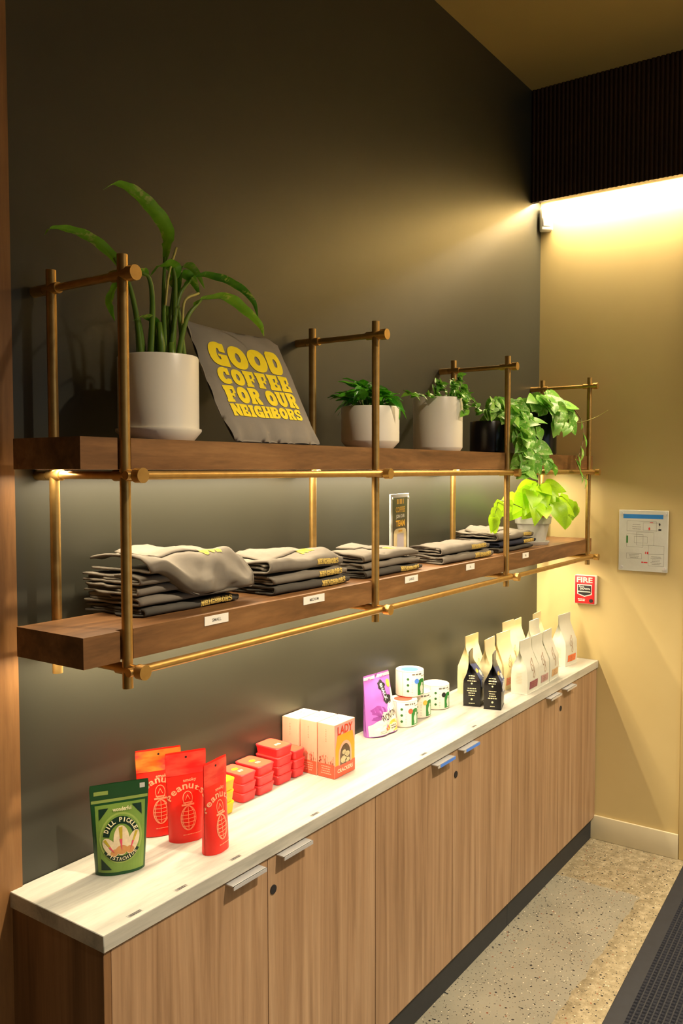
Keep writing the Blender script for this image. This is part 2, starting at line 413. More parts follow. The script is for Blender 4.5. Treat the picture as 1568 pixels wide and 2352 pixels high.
# ================================================================ CABINETS + COUNTER
CT, CB = .882, .8464
tag(build('countertop', MB().box((-2.9889, -.3176, CB), (-.001, -.001, CT)), 'counter_stone', bev=.0015, seg=1), 'long pale whitewashed countertop with square grey edge on wooden cabinets', 'countertop')
cabx = [(-2.966, -1.985), (-1.985, -1.000), (-1.000, -.004)]
seams = [-2.478, -1.496, -.5045]
where = ['at the near left end of the counter', 'in the middle of the row under the counter', 'at the far end next to the beige wall']
for i, ((a, b_), sx) in enumerate(zip(cabx, seams)):
    t = thing('base_cabinet', 'brown wood-grain base cabinet with two doors, '+where[i], 'cabinet', ((a+b_)/2, -.16, 0), 0, 'base cabinets under the counter')
    off = Vector(((a+b_)/2, -.16, 0))
    def lb(lo, hi): return MB().box(Vector(lo)-off, Vector(hi)-off)
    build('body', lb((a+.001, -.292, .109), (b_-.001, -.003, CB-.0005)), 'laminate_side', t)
    build('toe_kick', lb((a+.001, -.2955, 0), (b_-.001, -.10, .108)), 'kick_black', t)
    if i == 0:
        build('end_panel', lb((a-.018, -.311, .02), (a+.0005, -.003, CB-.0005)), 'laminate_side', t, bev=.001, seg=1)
    if i == 2:
        pass
    for j, (xa, xb) in enumerate(((a+.0015, sx-.0012), (sx+.0012, b_-.0015))):
        d = build('door', lb((xa, -.311, .1077), (xb, -.2925, CB-.004)), 'laminate', t, bev=.0008, seg=1)
        hc = sx-.094 if j == 0 else sx+.092
        h = MB().box(Vector((hc-.059, -.338, .8385))-off, Vector((hc+.059, -.3112, .8415))-off).box(Vector((hc-.059, -.3385, .8320))-off, Vector((hc+.059, -.3355, .8415))-off)
        build('handle', h, 'aluminium', d)
        if i == 1: build('blue_strip', MB().box(Vector((hc-.045, -.3392, .8316))-off, Vector((hc+.0592, -.3388, .8418))-off), 'strip_blue', d)  # thin blue strip over the front lip of the middle handles
        if j == 1:
            lk = MB(); lk.tube([Vector((sx+.020, -.3111, .757))-off, Vector((sx+.020, -.3135, .757))-off], .0115, 20)
            build('lock', lk, 'ink_black', d, smooth=40)
stick = [(-2.893, 'MINTS'), (-2.761, 'PISTACHIOS'), (-2.583, 'PEANUTS'), (-2.269, 'TINS'), (-1.679, 'OATS'), (-1.312, 'COFFEE')]
sd = ['nearest the front left corner', 'in front of the green pouch', 'in front of the red pouches', 'in front of the red tins', 'before the purple bag', 'before the black coffee bags']
for (x, s_), q in zip(stick, sd):
    t = thing('shelf_sticker', 'tiny clear price sticker with black marks on the countertop '+q, 'sticker', (x, -.300, CT), 0, 'price stickers along the counter edge')
    build('film', MB().box((-.019, -.006, 0), (.019, .006, .0004)), 'counter_stone', t)
    fm = lambda a, c: Vector((a, c, .0007))
    decal('print', [p_rect(-.017, -.0045, .017, .0045)], fm, 'ink_grey', t); 
    fm2 = lambda a, c: Vector((a, c, .0010))
    decal('print_line', greek(0, .001, .028, 2, .004, .0026, int(-x*100)), fm2, 'ink_black', t)

# ================================================================ SHELVES + BRASS FRAME
PX = [-2.8964, -1.9572, -1.029, -.1044]; YB, YF, YC = -.0607, -.2915, -.3178
PR = .0112
def shelf(z0, z1, name, label):
    g0, g1, zg = -.099, -.0755, z0+.0090
    def outline(yb):
        pts = [(-3.0051, yb), (-3.0051, -.290)]
        for p in PX:
            w = .0175; pts += [(p-w, -.290), (p-w, -.275), (p+w, -.275), (p+w, -.290)]
        return pts+[(-.0442, -.290), (-.0442, yb)]
    bm = bmesh.new()
    def prism(pts, a, b):
        n = len(pts); lo = [bm.verts.new((x, y, a)) for x, y in pts]; hi = [bm.verts.new((x, y, b)) for x, y in pts]
        bm.faces.new(lo); bm.faces.new(hi[::-1])
        for i in range(n): bm.faces.new([lo[i], hi[i], hi[(i+1) % n], lo[(i+1) % n]])
    prism(outline(-.0735), zg, z1); prism(outline(g0), z0, zg)
    for x0, x1, y0, y1 in ((-3.0051, -.0442, -.0755, -.0735), (-3.0051, -2.965, g0, g1), (-.085, -.0442, g0, g1)):
        prism([(x0, y0), (x1, y0), (x1, y1), (x0, y1)], z0, zg)
    bmesh.ops.recalc_face_normals(bm, faces=bm.faces); me = bpy.data.meshes.new(name); bm.to_mesh(me); bm.free()
    return tag(link(name, me, 'walnut'), label, 'shelf')
shelf(1.8074, 1.8709, 'wooden_shelf', 'thick walnut upper shelf carrying the potted plants')
shelf(1.4147, 1.4776, 'wooden_shelf', 'thick walnut lower shelf carrying the folded shirts')
fr = thing('brass_shelf_frame', 'brass rod frame of posts, crossbars and rails holding two walnut shelves on the dark wall', 'shelf frame', (-1.5, 0, 1.35))
o_ = Vector((-1.5, 0, 1.35))
def T(*p): return Vector(p)-o_
ZT, ZBT, ZM, ZL, ZB_ = 2.2382, 2.1979, 1.7949, 1.3959, 1.3569
for p in PX:
    for y in (YB, YF):
        build('post', MB().tube([T(p, y, ZB_), T(p, y, ZT)], PR, 20), 'brass', fr, smooth=40)
    for zi, z in enumerate((ZBT, ZM, ZL)):
        yend = YF-.030 if zi == 0 else YC-.018
        cb = build('crossbar', MB().tube([T(p, -.001, z), T(p, yend, z)], .0085, 16), 'brass', fr, smooth=40)
        build('wall_flange', MB().tube([T(p, -.0005, z), T(p, -.040, z)], .0120, 18), 'brass', cb, smooth=40)
        for y in (YB, YF):
            build('clamp', MB().tube([T(p, min(y+.030, -.0415), z), T(p, y-.026, z)], .0121, 18), 'brass', cb, smooth=40)
        build('end_cap', MB().tube([T(p, yend+.010, z), T(p, yend-.010, z)], .0155, 20), 'brass', cb, smooth=40)
for z in (ZM, ZL):
    for i in range(3):
        build('rail', MB().tube([T(PX[i]-(.022 if i == 0 else -.012), YC-.000, z), T(PX[i+1]+(.03 if i == 2 else -.012), YC-.000, z)], .0092, 16), 'brass', fr, smooth=40)
ledm = emit('led_emit_shelf', (1, .84, .60, 1), 7)
tag(build('led_strip', MB().box((-2.955, -.094, 1.8112), (-.095, -.080, 1.8163)), ledm), 'slim warm strip light under the upper walnut shelf', 'strip light', 'strip lights under the shelves')
tag(build('led_strip', MB().box((-2.955, -.094, 1.4186), (-.095, -.080, 1.4236)), ledm), 'slim warm strip light under the lower walnut shelf', 'strip light', 'strip lights under the shelves')
# size tags on the lower shelf edge
tags = [(-2.632, 'SMALL', .079), (-2.258, 'MEDIUM', .093), (-1.746, 'LARGE', .080), (-1.334, 'XL', .066), (-.840, '2XL', .060)]
tl = ['below the nearest big shirt pile', 'below the second shirt pile', 'below the third shirt pile', 'below the fourth shirt pile', 'below the shirt pile by the lime plant']
for (x, s_, w), q in zip(tags, tl):
    t = thing('size_tag', 'small white size tag on the shelf edge '+q, 'tag', (x, -.2905, 1.4615), 0, 'size tags on the shelf edge')
    build('card', MB().box((-w/2, -.0010, -.0105), (w/2, 0, .0105)), 'paper_white', t)
    decal('lettering', [txt(s_, .0075, 0, 0, .01)], lambda a, c: Vector((a, -.0014, c)), 'ink_grey', t)

# ================================================================ WALL THINGS
# fire alarm pull station (faces -X): local 2-D (a = across from left to right in view, c = up)
t = thing('fire_alarm', 'red fire alarm pull station with white lettering on the beige wall', 'fire alarm', (0, -.257, 1.2255), 0)
def wx(dep): return lambda a, c: Vector((-dep, -a, c))
build('housing', MB().box((-.032, -.052, -.070), (-.0005, .052, .070)), 'alarm_white', t, bev=.004)
build('cover', MB().box((-.0365, -.048, -.067), (-.0322, .048, .068)), 'alarm_red', t, bev=.003)
decal('lettering', [txt('FIRE', .026, 0, .048, .03, wid=.078)]+greek(-.014, -.046, .05, 2, .007, .0035, 3), wx(.0371), 'alarm_white', t)
decal('handle_frame', [p_poly([(-.036, .026), (.036, .026), (.036, -.022), (0, -.034), (-.036, -.022)])], wx(.0372), 'alarm_white', t)
hd = build('handle', MB().box((-.042, -.032, -.011), (-.0370, .032, .022)), 'ink_black', t, bev=.002)
decal('handle_lettering', [txt('PULL', .008, -.012, .016, .03, wid=.026), txt('DOWN', .009, .004, .0055, .03, wid=.05), p_rect(-.03, -.010, .03, -.006)], wx(.0424), 'alarm_white', hd)
decal('recess', [p_poly([(-.031, -.013), (.031, -.013), (.031, -.020), (0, -.029), (-.031, -.020)])], wx(.0375), 'ink_black', t)
lk = MB().tube([(-.0366, -.033, -.051), (-.040, -.033, -.051)], .009, 20); build('lock', lk, 'ink_black', t, smooth=40)
# evacuation plan
t = thing('evacuation_plan', 'clear panel with an evacuation plan, blue band on top, fixed to the beige wall', 'sign', (0, -.524, 1.474), 0)
build('panel', MB().box((-.016, -.112, -.143), (-.010, .112, .143)), 'paper_grey', t, bev=.001, seg=1)
for a in (-.098, .098):
    for c in (-.127, .127):
        build('standoff', MB().tube([(-.0005, a, c), (-.020, a, c)], .0075, 16), 'aluminium', t, smooth=40)
decal('blue_band', [p_rect(-.092, .104, .090, .124)], wx(.0164), 'ink_blue', t)
pl = [p_rect(-.07, .088, -.07+.002, .03)]
pl = []
for (x0, y0, x1, y1) in [(-.075, -.03, .0, .03), (-.03, -.02, .05, .04), (.025, -.115, .095, -.06), (.025, -.06, .095, -.02), (-.075, -.085, -.005, -.06), (-.075, .045, .06, .092), (.0, .05, .075, .085), (-.04, -.01, .02, .02)]:
    pl += [p_line((x0, y0), (x1, y0), .0009), p_line((x1, y0), (x1, y1), .0009), p_line((x1, y1), (x0, y1), .0009), p_line((x0, y1), (x0, y0), .0009)]
pl += greek(.06, -.072, .05, 6, .007, .002, 5)+greek(-.04, -.066, .05, 3, .007, .002, 6)+greek(-.03, .075, .05, 3, .010, .002, 8)
decal('plan_lines', pl, wx(.0163), 'ink_grey', t)
decal('red_marks', [p_ell(.028, .058, .004, .007), p_ell(.022, -.055, .004, .006), p_ell(.012, -.055, .002, .006), p_ell(-.002, -.1, .004, .004), p_rect(.004, -.103, .022, -.098), p_rect(.03, .085, .045, .088)], wx(.0165), 'ink_red', t)
decal('legend_marks', [p_ell(.074, .079, .004, .006), p_rect(.069, .05, .082, .058)], wx(.0165), 'ink_black', t)
decal('green_mark', [p_rect(-.077, -.012, -.069, .022)], wx(.0165), 'ink_green', t)
# motion sensor in the corner
t = thing('motion_sensor', 'small white motion sensor in the corner under the bulkhead', 'sensor', (-.012, -.030, 3.035), R(35))
build('bracket', MB().tube([(.012, .0, -.0), (.012, 0, .062)], .006, 10), 'plastic_white', t)
build('housing', MB().box((-.030, -.030, -.060), (.014, .030, .055)), 'plastic_white', t, bev=.009, seg=3)
build('lens', MB().box((-.034, -.019, -.040), (-.0302, .019, .005)), 'paper_white', t, bev=.0018)
build('slot', MB().box((-.0315, -.016, .020), (-.0302, .016, .024)), 'paper_grey', t)

# ================================================================ FLOOR MAT
t = thing('floor_mat', 'black ribbed entrance mat with a rubber border on the concrete floor', 'mat', (-1.2, -1.35, 0), R(2.5))
build('border', MB().box((-1.25, -.56, 0), (1.16, .56, .006)), 'mat_rubber', t, bev=.004, seg=1)
pm_ = MB(); 
for i in range(118):
    for j in range(56):
        x = -1.19+i*.0196; y = .50-j*.0182
        h = .0105+.001*math.sin(i*12.9+j*78.2)
        vs = [(x, y-.0145, .006), (x+.0155, y-.0145, .006), (x+.0155, y, .006), (x, y, .006), (x+.003, y-.0115, h), (x+.0125, y-.0115, h), (x+.0125, y-.003, h), (x+.003, y-.003, h)]
        pm_.add(vs, [(4, 5, 6, 7), (0, 1, 5, 4), (1, 2, 6, 5), (2, 3, 7, 6), (3, 0, 4, 7)])
pb = build('pile_blocks', pm_, 'mat_pile', t); pb['kind'] = 'stuff'

# ================================================================ TOTE WITH LETTERING
def bil(a, b, c, d, s_, t_): return a*(1-s_)*(1-t_)+b*s_*(1-t_)+c*(1-s_)*t_+d*s_*t_
tBL, tBR, tTL, tTR = Vector((-2.556, -.272, 1.8735)), Vector((-2.213, -.275, 1.8735)), Vector((-2.545, -.110, 2.176)), Vector((-2.180, -.104, 2.166))
tN = (tBR-tBL).cross(tTL-tBL).normalized()
tO = Vector((-2.38, -.20, 1.8709))
def tote(s_, t_, side=1, eps=0):
    p = bil(tBL, tBR, tTL, tTR, s_, t_)
    e = min(s_, 1-s_)*2; g = min(t_, 1-t_)*2
    p.z -= .012*smoothstep(.86, 1, s_)*smoothstep(.6, 1, t_)+.004*smoothstep(.5, 1, t_)*math.sin(s_*5)
    p.x += .012*smoothstep(.25, .0, t_)*(1-s_)-.006*math.sin(t_*3.1)*(1-s_)
    th = .013*min(1, e*3)**.5*min(1, g*4)**.5
    wr = .0035*nz(s_*3, t_*2.4, 3)+.005*smoothstep(.22, 0, t_)*math.sin(s_*26+3*nz(s_*5, t_*5))+.004*smoothstep(.12, 0, s_)*math.sin(t_*19)
    return p+tN*((th+wr)*side*(1 if side > 0 else .6)+eps)-tO
t = thing('tote_bag', 'grey cotton tote bag with bold yellow lettering leaning on the upper shelf', 'tote bag', tO)
mb = MB(); mb.grid(34, 34, lambda a, b: tote(a, b, 1)); mb.grid(34, 34, lambda a, b: tote(a, b, -1))
bm = bmesh.new(); me = mb.mesh('bag'); bm.from_mesh(me); bmesh.ops.remove_doubles(bm, verts=bm.verts, dist=.0007); bmesh.ops.recalc_face_normals(bm, faces=bm.faces); bm.to_mesh(me); bm.free()
link('bag', me, 'canvas_grey', t, True)
# fat slab letters, unit box
def gO(w=1.0): return [p_ring(ellpts(w/2, .5, w/2, .5, ex=2.3), ellpts(w/2, .5, w*.13, .20, ex=2))]
def gD(): return [p_ring(ellpts(.47, .5, .47, .5, ex=2.3, exl=9), ellpts(.50, .5, .11, .18, ex=2, exl=4))]
def gC(): return [p_ring(ellpts(.5, .5, .5, .5, 38, 322, 30, 2.3), ellpts(.52, .5, .13, .22, 38, 322, 30, 2), False), p_rect(.60, .56, .90, .96), p_rect(.64, .08, .90, .34)]
def gG(): return [p_ring(ellpts(.5, .5, .5, .5, 42, 345, 30, 2.3), ellpts(.50, .5, .11, .24, 42, 345, 30, 2), False), p_rect(.56, .60, .92, .97), p_rect(.55, .0, .98, .46), p_rect(.45, .40, .98, .50)]
def gF(): return [p_rect(.06, 0, .50, 1), p_rect(0, 0, .58, .16), p_rect(0, .76, .92, 1), p_rect(.68, .56, .92, 1), p_rect(.4, .38, .78, .52), p_rect(.62, .32, .78, .58)]
def gE(): return gF()+[p_rect(0, 0, .95, .22), p_rect(.68, 0, .95, .40)]
def gR(): return [p_rect(.06, 0, .44, 1), p_rect(0, 0, .52, .15), p_rect(0, .84, .3, 1), p_ring(ellpts(.50, .70, .46, .30, ex=2.3, exl=8), ellpts(.52, .70, .10, .09)), p_poly([(.46, .44), (.78, .44), (1.0, .12), (1.0, 0), (.62, 0)])]
def gU(): return [p_rect(.06, .3, .44, 1), p_rect(0, .84, .5, 1), p_rect(.60, .3, .94, 1), p_rect(.54, .84, 1, 1), p_ring(ellpts(.5, .38, .44, .38, 180, 360, 20), ellpts(.52, .38, .08, .12, 180, 360, 20), False)]
def gN(): return [p_rect(.04, 0, .34, 1), p_rect(0, 0, .40, .15), p_rect(.66, 0, .96, 1), p_rect(.6, .85, 1, 1), p_poly([(.0, 1), (.42, 1), (.96, 0), (.60, 0)])]
def gI(): return [p_rect(.1, 0, .5, 1), p_rect(0, 0, .6, .2), p_rect(0, .8, .6, 1)]
def gH(): return [p_rect(.04, 0, .40, 1), p_rect(.60, 0, .96, 1), p_rect(.3, .40, .7, .60), p_rect(0, 0, .46, .15), p_rect(0, .85, .46, 1), p_rect(.54, 0, 1, .15), p_rect(.54, .85, 1, 1)]
def gB(): return [p_rect(0, 0, .42, 1), p_ring(ellpts(.46, .73, .46, .27, ex=2.3, exl=8), ellpts(.5, .73, .10, .08)), p_ring(ellpts(.48, .27, .50, .27, ex=2.3, exl=8), ellpts(.52, .27, .12, .09))]
def gS(): return [p_ring(ellpts(.5, .70, .46, .30, 20, 270, 20), ellpts(.5, .70, .12, .08, 20, 270, 20), False), p_ring(ellpts(.5, .30, .46, .30, -160, 90, 20), ellpts(.5, .30, .12, .08, -160, 90, 20), False), p_rect(.62, .66, .94, .98), p_rect(.06, .02, .36, .34)]
GL = dict(O=gO, D=gD, C=gC, G=gG, F=gF, E=gE, R=gR, U=gU, N=gN, I=gI, H=gH, B=gB, S=gS)
GW = dict(I=.6, ); 
def fatline(s_, x0, x1, y0, y1, gap=.06):
    tot = 0
    for ch in s_: tot += (.45 if ch == ' ' else GW.get(ch, 1)*(1.12 if s_ == 'GOOD' and ch == 'O' else 1))+gap
    tot -= gap; k = (x1-x0)/tot; x = x0; out = []
    for ch in s_:
        if ch == ' ': x += (.45+gap)*k; continue
        w = GW.get(ch, 1)*(1.12 if s_ == 'GOOD' and ch == 'O' else 1)
        out += xf(GL[ch](), k*w/GW.get(ch, 1), y1-y0, x, y0); x += (w+gap)*k
    return out
ft = fatline('GOOD', .09, .88, .612, .825)+fatline('COFFEE', .10, .88, .455, .600)+fatline('FOR OUR', .095, .88, .303, .443)+fatline('NEIGHBORS', .095, .87, .190, .291, .03)
decal('lettering', ft, lambda a, c: tote(a, c, 1, .0016), 'print_yellow', t, .04)

# ================================================================ POTS AND PLANTS
def pot_mesh(r, h, rb, ch, wall=.007, n=48):
    # straight cylinder pot with a chamfered foot
    return MB().lathe([(0, 0), (rb, 0), (r-.001, ch), (r, ch+.004), (r, h-.004), (r-.002, h), (r-wall+.002, h), (r-wall, h-.004), (r-wall, h-.03), (0, h-.03)], n)
def soil(r, h, par): build('soil', MB().lathe([(0, h), (r, h)], 32), 'soil', par)
# leaf meshes (length along +Y, normal +Z)
def leaf_mesh(name, W=.75, fold=.16, droop=.25, lobe=.2, tip=1.0, nl=8, wav=0, seed=0):
    us = (-1, -.5, 0, .5, 1)
    def fn(i, j):
        t_ = i; u = us[int(round(j*4))]
        w = W/2*max(0, math.sin(math.pi*t_**.6))**.85*(1-.25*t_*tip)
        y = t_-lobe*abs(u)*(1-t_)**4
        return Vector((u*w, y, fold*abs(u)*w*1.6-droop*t_*t_+wav*math.sin(t_*9+seed)*abs(u)))
    return MB().grid(nl, 5, fn).mesh(name)
def leafset(prefix, n, **kw):
    q = random.Random(len(prefix)); out = []
    for i in range(n):
        k = dict(kw); k['droop'] = kw.get('droop', .25)*q.uniform(.4, 1.6); k['fold'] = kw.get('fold', .16)*q.uniform(.5, 1.5); k['seed'] = i
        me = leaf_mesh('leaf', **k); me.polygons.foreach_set('use_smooth', [True]*len(me.polygons)); out.append(me)
    return out
def put_leaf(par, meshes, mat, p, d, nrm, L, q, name='leaf'):
    me = q.choice(meshes)
    if not me.materials: me.materials.append(MATS[mat])
    o = bpy.data.objects.new(name, me); COL.objects.link(o); o.parent = par
    d = Vector(d).normalized(); nrm = Vector(nrm); nrm = (nrm-d*nrm.dot(d))
    nrm = nrm.normalized() if nrm.length > 1e-4 else d.orthogonal().normalized()
    x = d.cross(nrm); M = Matrix((x, d, nrm)).transposed()
    o.rotation_euler = M.to_euler(); o.location = p; o.scale = (L, L, L); return o
def ribbon(path, wmax, side, prof=None, curl=.25, n=6):
    P = catmull(path, n); k = len(P); mb = MB(); vs = []
    side = Vector(side).normalized()
    for i, p in enumerate(P):
        t_ = i/(k-1); tg = (P[min(i+1, k-1)]-P[max(i-1, 0)]).normalized()
        s_ = (side-tg*side.dot(tg)).normalized(); up_ = tg.cross(s_)
        if up_.z < 0: up_ = -up_
        w = wmax/2*(prof(t_) if prof else max(0.02, math.sin(math.pi*min(1, t_**.75)))**.8)
        for u in (-1, -.5, 0, .5, 1): vs.append(p+s_*u*w+up_*(abs(u)*w*curl+.10*w*math.sin(i*1.3+u)*abs(u)))
    return mb.add(vs, [(i*5+j, (i+1)*5+j, (i+1)*5+j+1, i*5+j+1) for i in range(k-1) for j in range(4)])

Z2 = 1.8709
# --- big white pot, long leaved plant
pc = Vector((-2.698, -.178, Z2))
t = thing('potted_plant', 'tall plant with long drooping variegated leaves in a large white cylinder pot', 'potted plant', pc)
build('saucer', MB().lathe([(0, 0), (.078, 0), (.097, .023), (.097, .028), (.092, .028), (.080, .010), (0, .010)], 48), 'ceramic_white', t, smooth=40)
build('pot', pot_mesh(.0915, .182, .076, .016), 'ceramic_white', t, smooth=40, loc=(0, 0, .0105))
soil(.084, .165, t)
dief = {
 'L1': ([(-2.671,-0.170,2.05), (-2.672,-0.170,2.187), (-2.667,-0.170,2.297)], [(-2.667,-.170,2.280), (-2.657,-0.170,2.329), (-2.666,-0.170,2.367), (-2.703,-0.168,2.399), (-2.751,-0.164,2.425), (-2.796,-0.160,2.430), (-2.832,-0.158,2.408)], .036),
 'L2': ([(-2.740,-0.170,2.05), (-2.749,-0.163,2.157), (-2.767,-0.156,2.231), (-2.797,-0.149,2.272)], [(-2.775,-.153,2.245), (-2.797,-0.149,2.272), (-2.846,-0.141,2.301), (-2.896,-0.134,2.311), (-2.940,-0.127,2.307), (-2.954,-0.120,2.291)], .026),
 'L3': ([(-2.724,-0.180,2.05), (-2.718,-0.183,2.179), (-2.729,-0.186,2.234), (-2.754,-0.189,2.243)], [(-2.735,-.187,2.238), (-2.754,-0.189,2.243), (-2.800,-0.195,2.228), (-2.841,-0.205,2.193), (-2.860,-0.207,2.155), (-2.849,-0.210,2.121)], .034),
 'L4': ([(-2.657,-0.170,2.05), (-2.624,-0.167,2.205), (-2.574,-0.163,2.265)], [(-2.600,-.165,2.24), (-2.574,-0.163,2.265), (-2.511,-0.160,2.284), (-2.412,-0.157,2.279), (-2.341,-0.153,2.252), (-2.315,-0.150,2.209)], .028),
 'L5': ([(-2.633,-0.170,2.05), (-2.605,-0.175,2.161), (-2.559,-0.180,2.216)], [(-2.58,-.178,2.195), (-2.559,-0.180,2.216), (-2.476,-0.185,2.233), (-2.417,-0.190,2.212), (-2.364,-0.195,2.183), (-2.351,-0.200,2.154)], .032),
 'L6': ([(-2.638,-0.160,2.05), (-2.635,-0.170,2.233), (-2.650,-0.180,2.274)], [(-2.637,-.172,2.25), (-2.650,-0.180,2.274), (-2.694,-0.190,2.271), (-2.739,-0.200,2.236)], .036),
 'L7': ([(-2.649,-0.150,2.05), (-2.606,-0.138,2.263)], [(-2.615,-.14,2.24), (-2.606,-0.138,2.263), (-2.558,-0.125,2.305), (-2.508,-0.113,2.299), (-2.465,-0.100,2.268)], .028),
 'L8': ([(-2.683,-0.160,2.05), (-2.703,-0.173,2.135)], [(-2.69,-.165,2.12), (-2.703,-0.173,2.143), (-2.748,-0.187,2.147), (-2.793,-0.200,2.129)], .022),
 'L9': ([(-2.60,-0.165,2.05), (-2.612,-0.15,2.23)], [(-2.612,-.15,2.21), (-2.605,-.155,2.27), (-2.575,-.165,2.262), (-2.565,-.18,2.225)], .030)}
for k_, (st, bl, w) in dief.items():
    st = [Vector(p)-pc for p in st]; bl = [Vector(p)-pc for p in bl]
    P = catmull(st, 5); n = len(P)
    build('stem', MB().tube(P, [.0075-.0042*i/(n-1) for i in range(n)], 8), 'stem_green', t, True)
    build('leaf', ribbon(bl, w, (.2, -.85, .35)), 'leaf_dieff', t, True)
for st, rr in (([(-2.676,-0.180,2.185), (-2.664,-0.180,2.257), (-2.639,-0.180,2.323)], .0028), ([(-2.643,-0.200,2.146), (-2.633,-0.200,2.200), (-2.588,-0.200,2.224)], .003)):
    build('dry_stalk', MB().tube(catmull([Vector(p)-pc for p in st], 5), rr, 6), 'stem_pale', t, True)
for a, b_, rr in (((-2.731,-0.160,2.04), (-2.741,-0.160,2.148), .011), ((-2.695,-0.185,2.04), (-2.700,-0.185,2.142), .010), ((-2.645,-0.15,2.04), (-2.640,-0.150,2.190), .0105), ((-2.668,-0.19,2.04), (-2.664,-0.185,2.10), .010)):
    build('cane', MB().tube([Vector(a)-pc, (Vector(a)+Vector(b_))/2-pc+Vector((.002, 0, 0)), Vector(b_)-pc], [rr, rr*.95, rr*.55], 10), 'stem_green', t, True)

def vine(par, path, r, mat='stem_green', n=6):
    P = catmull(path, n); k = len(P)
    build('vine', MB().tube(P, [r*(1-.5*i/(k-1)) for i in range(k)], 6), mat, par, True); return P
# --- white pot, glossy dark green bush
pc = Vector((-1.812, -.178, Z2)); q = random.Random(21)
t = thing('potted_plant', 'bushy dark green plant with curling glossy leaves in a low white pot', 'potted plant', pc)
build('pot', pot_mesh(.0915, .132, .070, .022), 'ceramic_white', t, smooth=40); soil(.084, .112, t)
ls = leafset('bush', 4, W=.66, droop=.6, fold=.3, lobe=.1, wav=.05)
for i in range(74):
    a = q.uniform(0, 2*math.pi); rr = .085*math.sqrt(q.uniform(0, 1)); hz = .128+.088*(1-(rr/.10)**2)*q.uniform(.35, 1.0)
    p = Vector((rr*math.cos(a)-.004, rr*math.sin(a)*.75, hz)); out = Vector((math.cos(a), math.sin(a)*.8, q.uniform(-.2, .9)))
    put_leaf(t, ls, 'leaf_dark', p, out, (q.uniform(-.3, .3)+.4*math.cos(a), q.uniform(-.5, .1), 1), q.uniform(.044, .066), q)
for i in range(9):
    a = 2*math.pi*i/9; vine(t, [(0.02*math.cos(a), .02*math.sin(a), .11), (.04*math.cos(a), .035*math.sin(a), .15), (.06*math.cos(a), .05*math.sin(a), .165)], .0022)
put_leaf(t, ls, 'leaf_dark', (.028, -.075, .140), (.1, -.55, -.9), (0, -1, .2), .05, q)
put_leaf(t, ls, 'leaf_dark', (-.085, -.02, .185), (-.7, -.2, -.5), (0, -.6, .8), .045, q)
# --- tall white pot with ivy
pc = Vector((-1.372, -.178, Z2)); q = random.Random(5)
t = thing('potted_plant', 'small-leaved ivy trailing over the rim of a tall white pot', 'potted plant', pc)
build('pot', pot_mesh(.088, .190, .078, .012), 'ceramic_white', t, smooth=40); soil(.08, .172, t)
li = leafset('ivy', 4, W=.85, droop=.3, fold=.15, lobe=.25)
paths = [[(.05, -.01, .17), (.10, -.02, .205), (.176, -.022, .216), (.249, -.022, .189), (.27, -.022, .145)], [(-.06, -.02, .18), (-.12, -.022, .193), (-.18, -.022, .187), (-.236, -.022, .187), (-.275, -.022, .197)],
         [(.02, -.03, .17), (.06, -.06, .22), (.10, -.05, .23)], [(.06, 0, .17), (.14, 0, .25), (.165, .0, .285)], [(.0, -.05, .17), (.0, -.085, .2), (.005, -.1, .17), (.012, -.1, .13)], [(-.02, 0, .17), (-.01, 0, .23), (.01, -.01, .24)], [(.0, .02, .17), (.05, .03, .225), (.09, .02, .225)], [(.03, -.02, .17), (.02, -.05, .23), (-.0, -.06, .24)]]
for j, pth in enumerate(paths):
    P = vine(t, pth, .0018, 'stem_brown')
    for i, p in enumerate(P[2:]):
        for s_ in ((-1, 1) if j != 1 else (1,)):
            if q.random() < (.80 if j > 1 else .5):
                put_leaf(t, li, 'leaf_ivy', p, (q.uniform(-.8, .8), q.uniform(-1, .2), q.uniform(-.7, .6)), (q.uniform(-.4, .4), -.6, .7), q.uniform(.020, .034), q)
# --- black pot with trailing pothos
def black_pot(par, r, h): build('pot', pot_mesh(r, h, r-.006, .006), 'ceramic_black', par, smooth=40)
pc = Vector((-.955, -.178, Z2)); q = random.Random(11)
t = thing('potted_plant', 'green pothos spilling over the shelf edge from a low black pot', 'potted plant', pc)
black_pot(t, .0735, .126); soil(.066, .11, t)
lp = leafset('pothos', 4, W=.98, droop=.28, fold=.10, lobe=.24)
paths = [[(0.010,-0.002,0.115), (0.024,-0.042,0.166), (0.012,-0.112,0.129), (-0.02,-0.157,0.067), (-0.025,-0.170,-0.016), (-0.036,-0.172,-0.092)], [(0.008,-0.012,0.115), (0.041,-0.062,0.166), (0.074,-0.122,0.114), (0.065,-0.157,0.053), (0.122,-0.170,0.003), (0.22,-0.172,-0.035)], [(-0.03,-0.022,0.112), (-0.001,-0.072,0.146), (-0.0,-0.122,0.093), (-0.03,-0.160,0.032), (-0.04,-0.170,-0.017)],
         [(-.02, -.02, .11), (-.05, -.04, .17), (-.02, -.05, .19)], [(0, 0, .11), (.02, 0, .2), (.10, -.02, .22)], [(0, -.02, .11), (.06, -.04, .19), (.14, -.05, .19), (.2, -.05, .14)], [(.04, -.01, .11), (.14, -.04, .20), (.22, -.07, .17), (.23, -.11, .10)], [(.02, 0, .11), (-.01, -.02, .16), (-.05, -.02, .165)], [(.03, -.03, .11), (.05, -.10, .17), (.04, -.145, .10), (.02, -.165, .03), (.03, -.17, -.03)]]
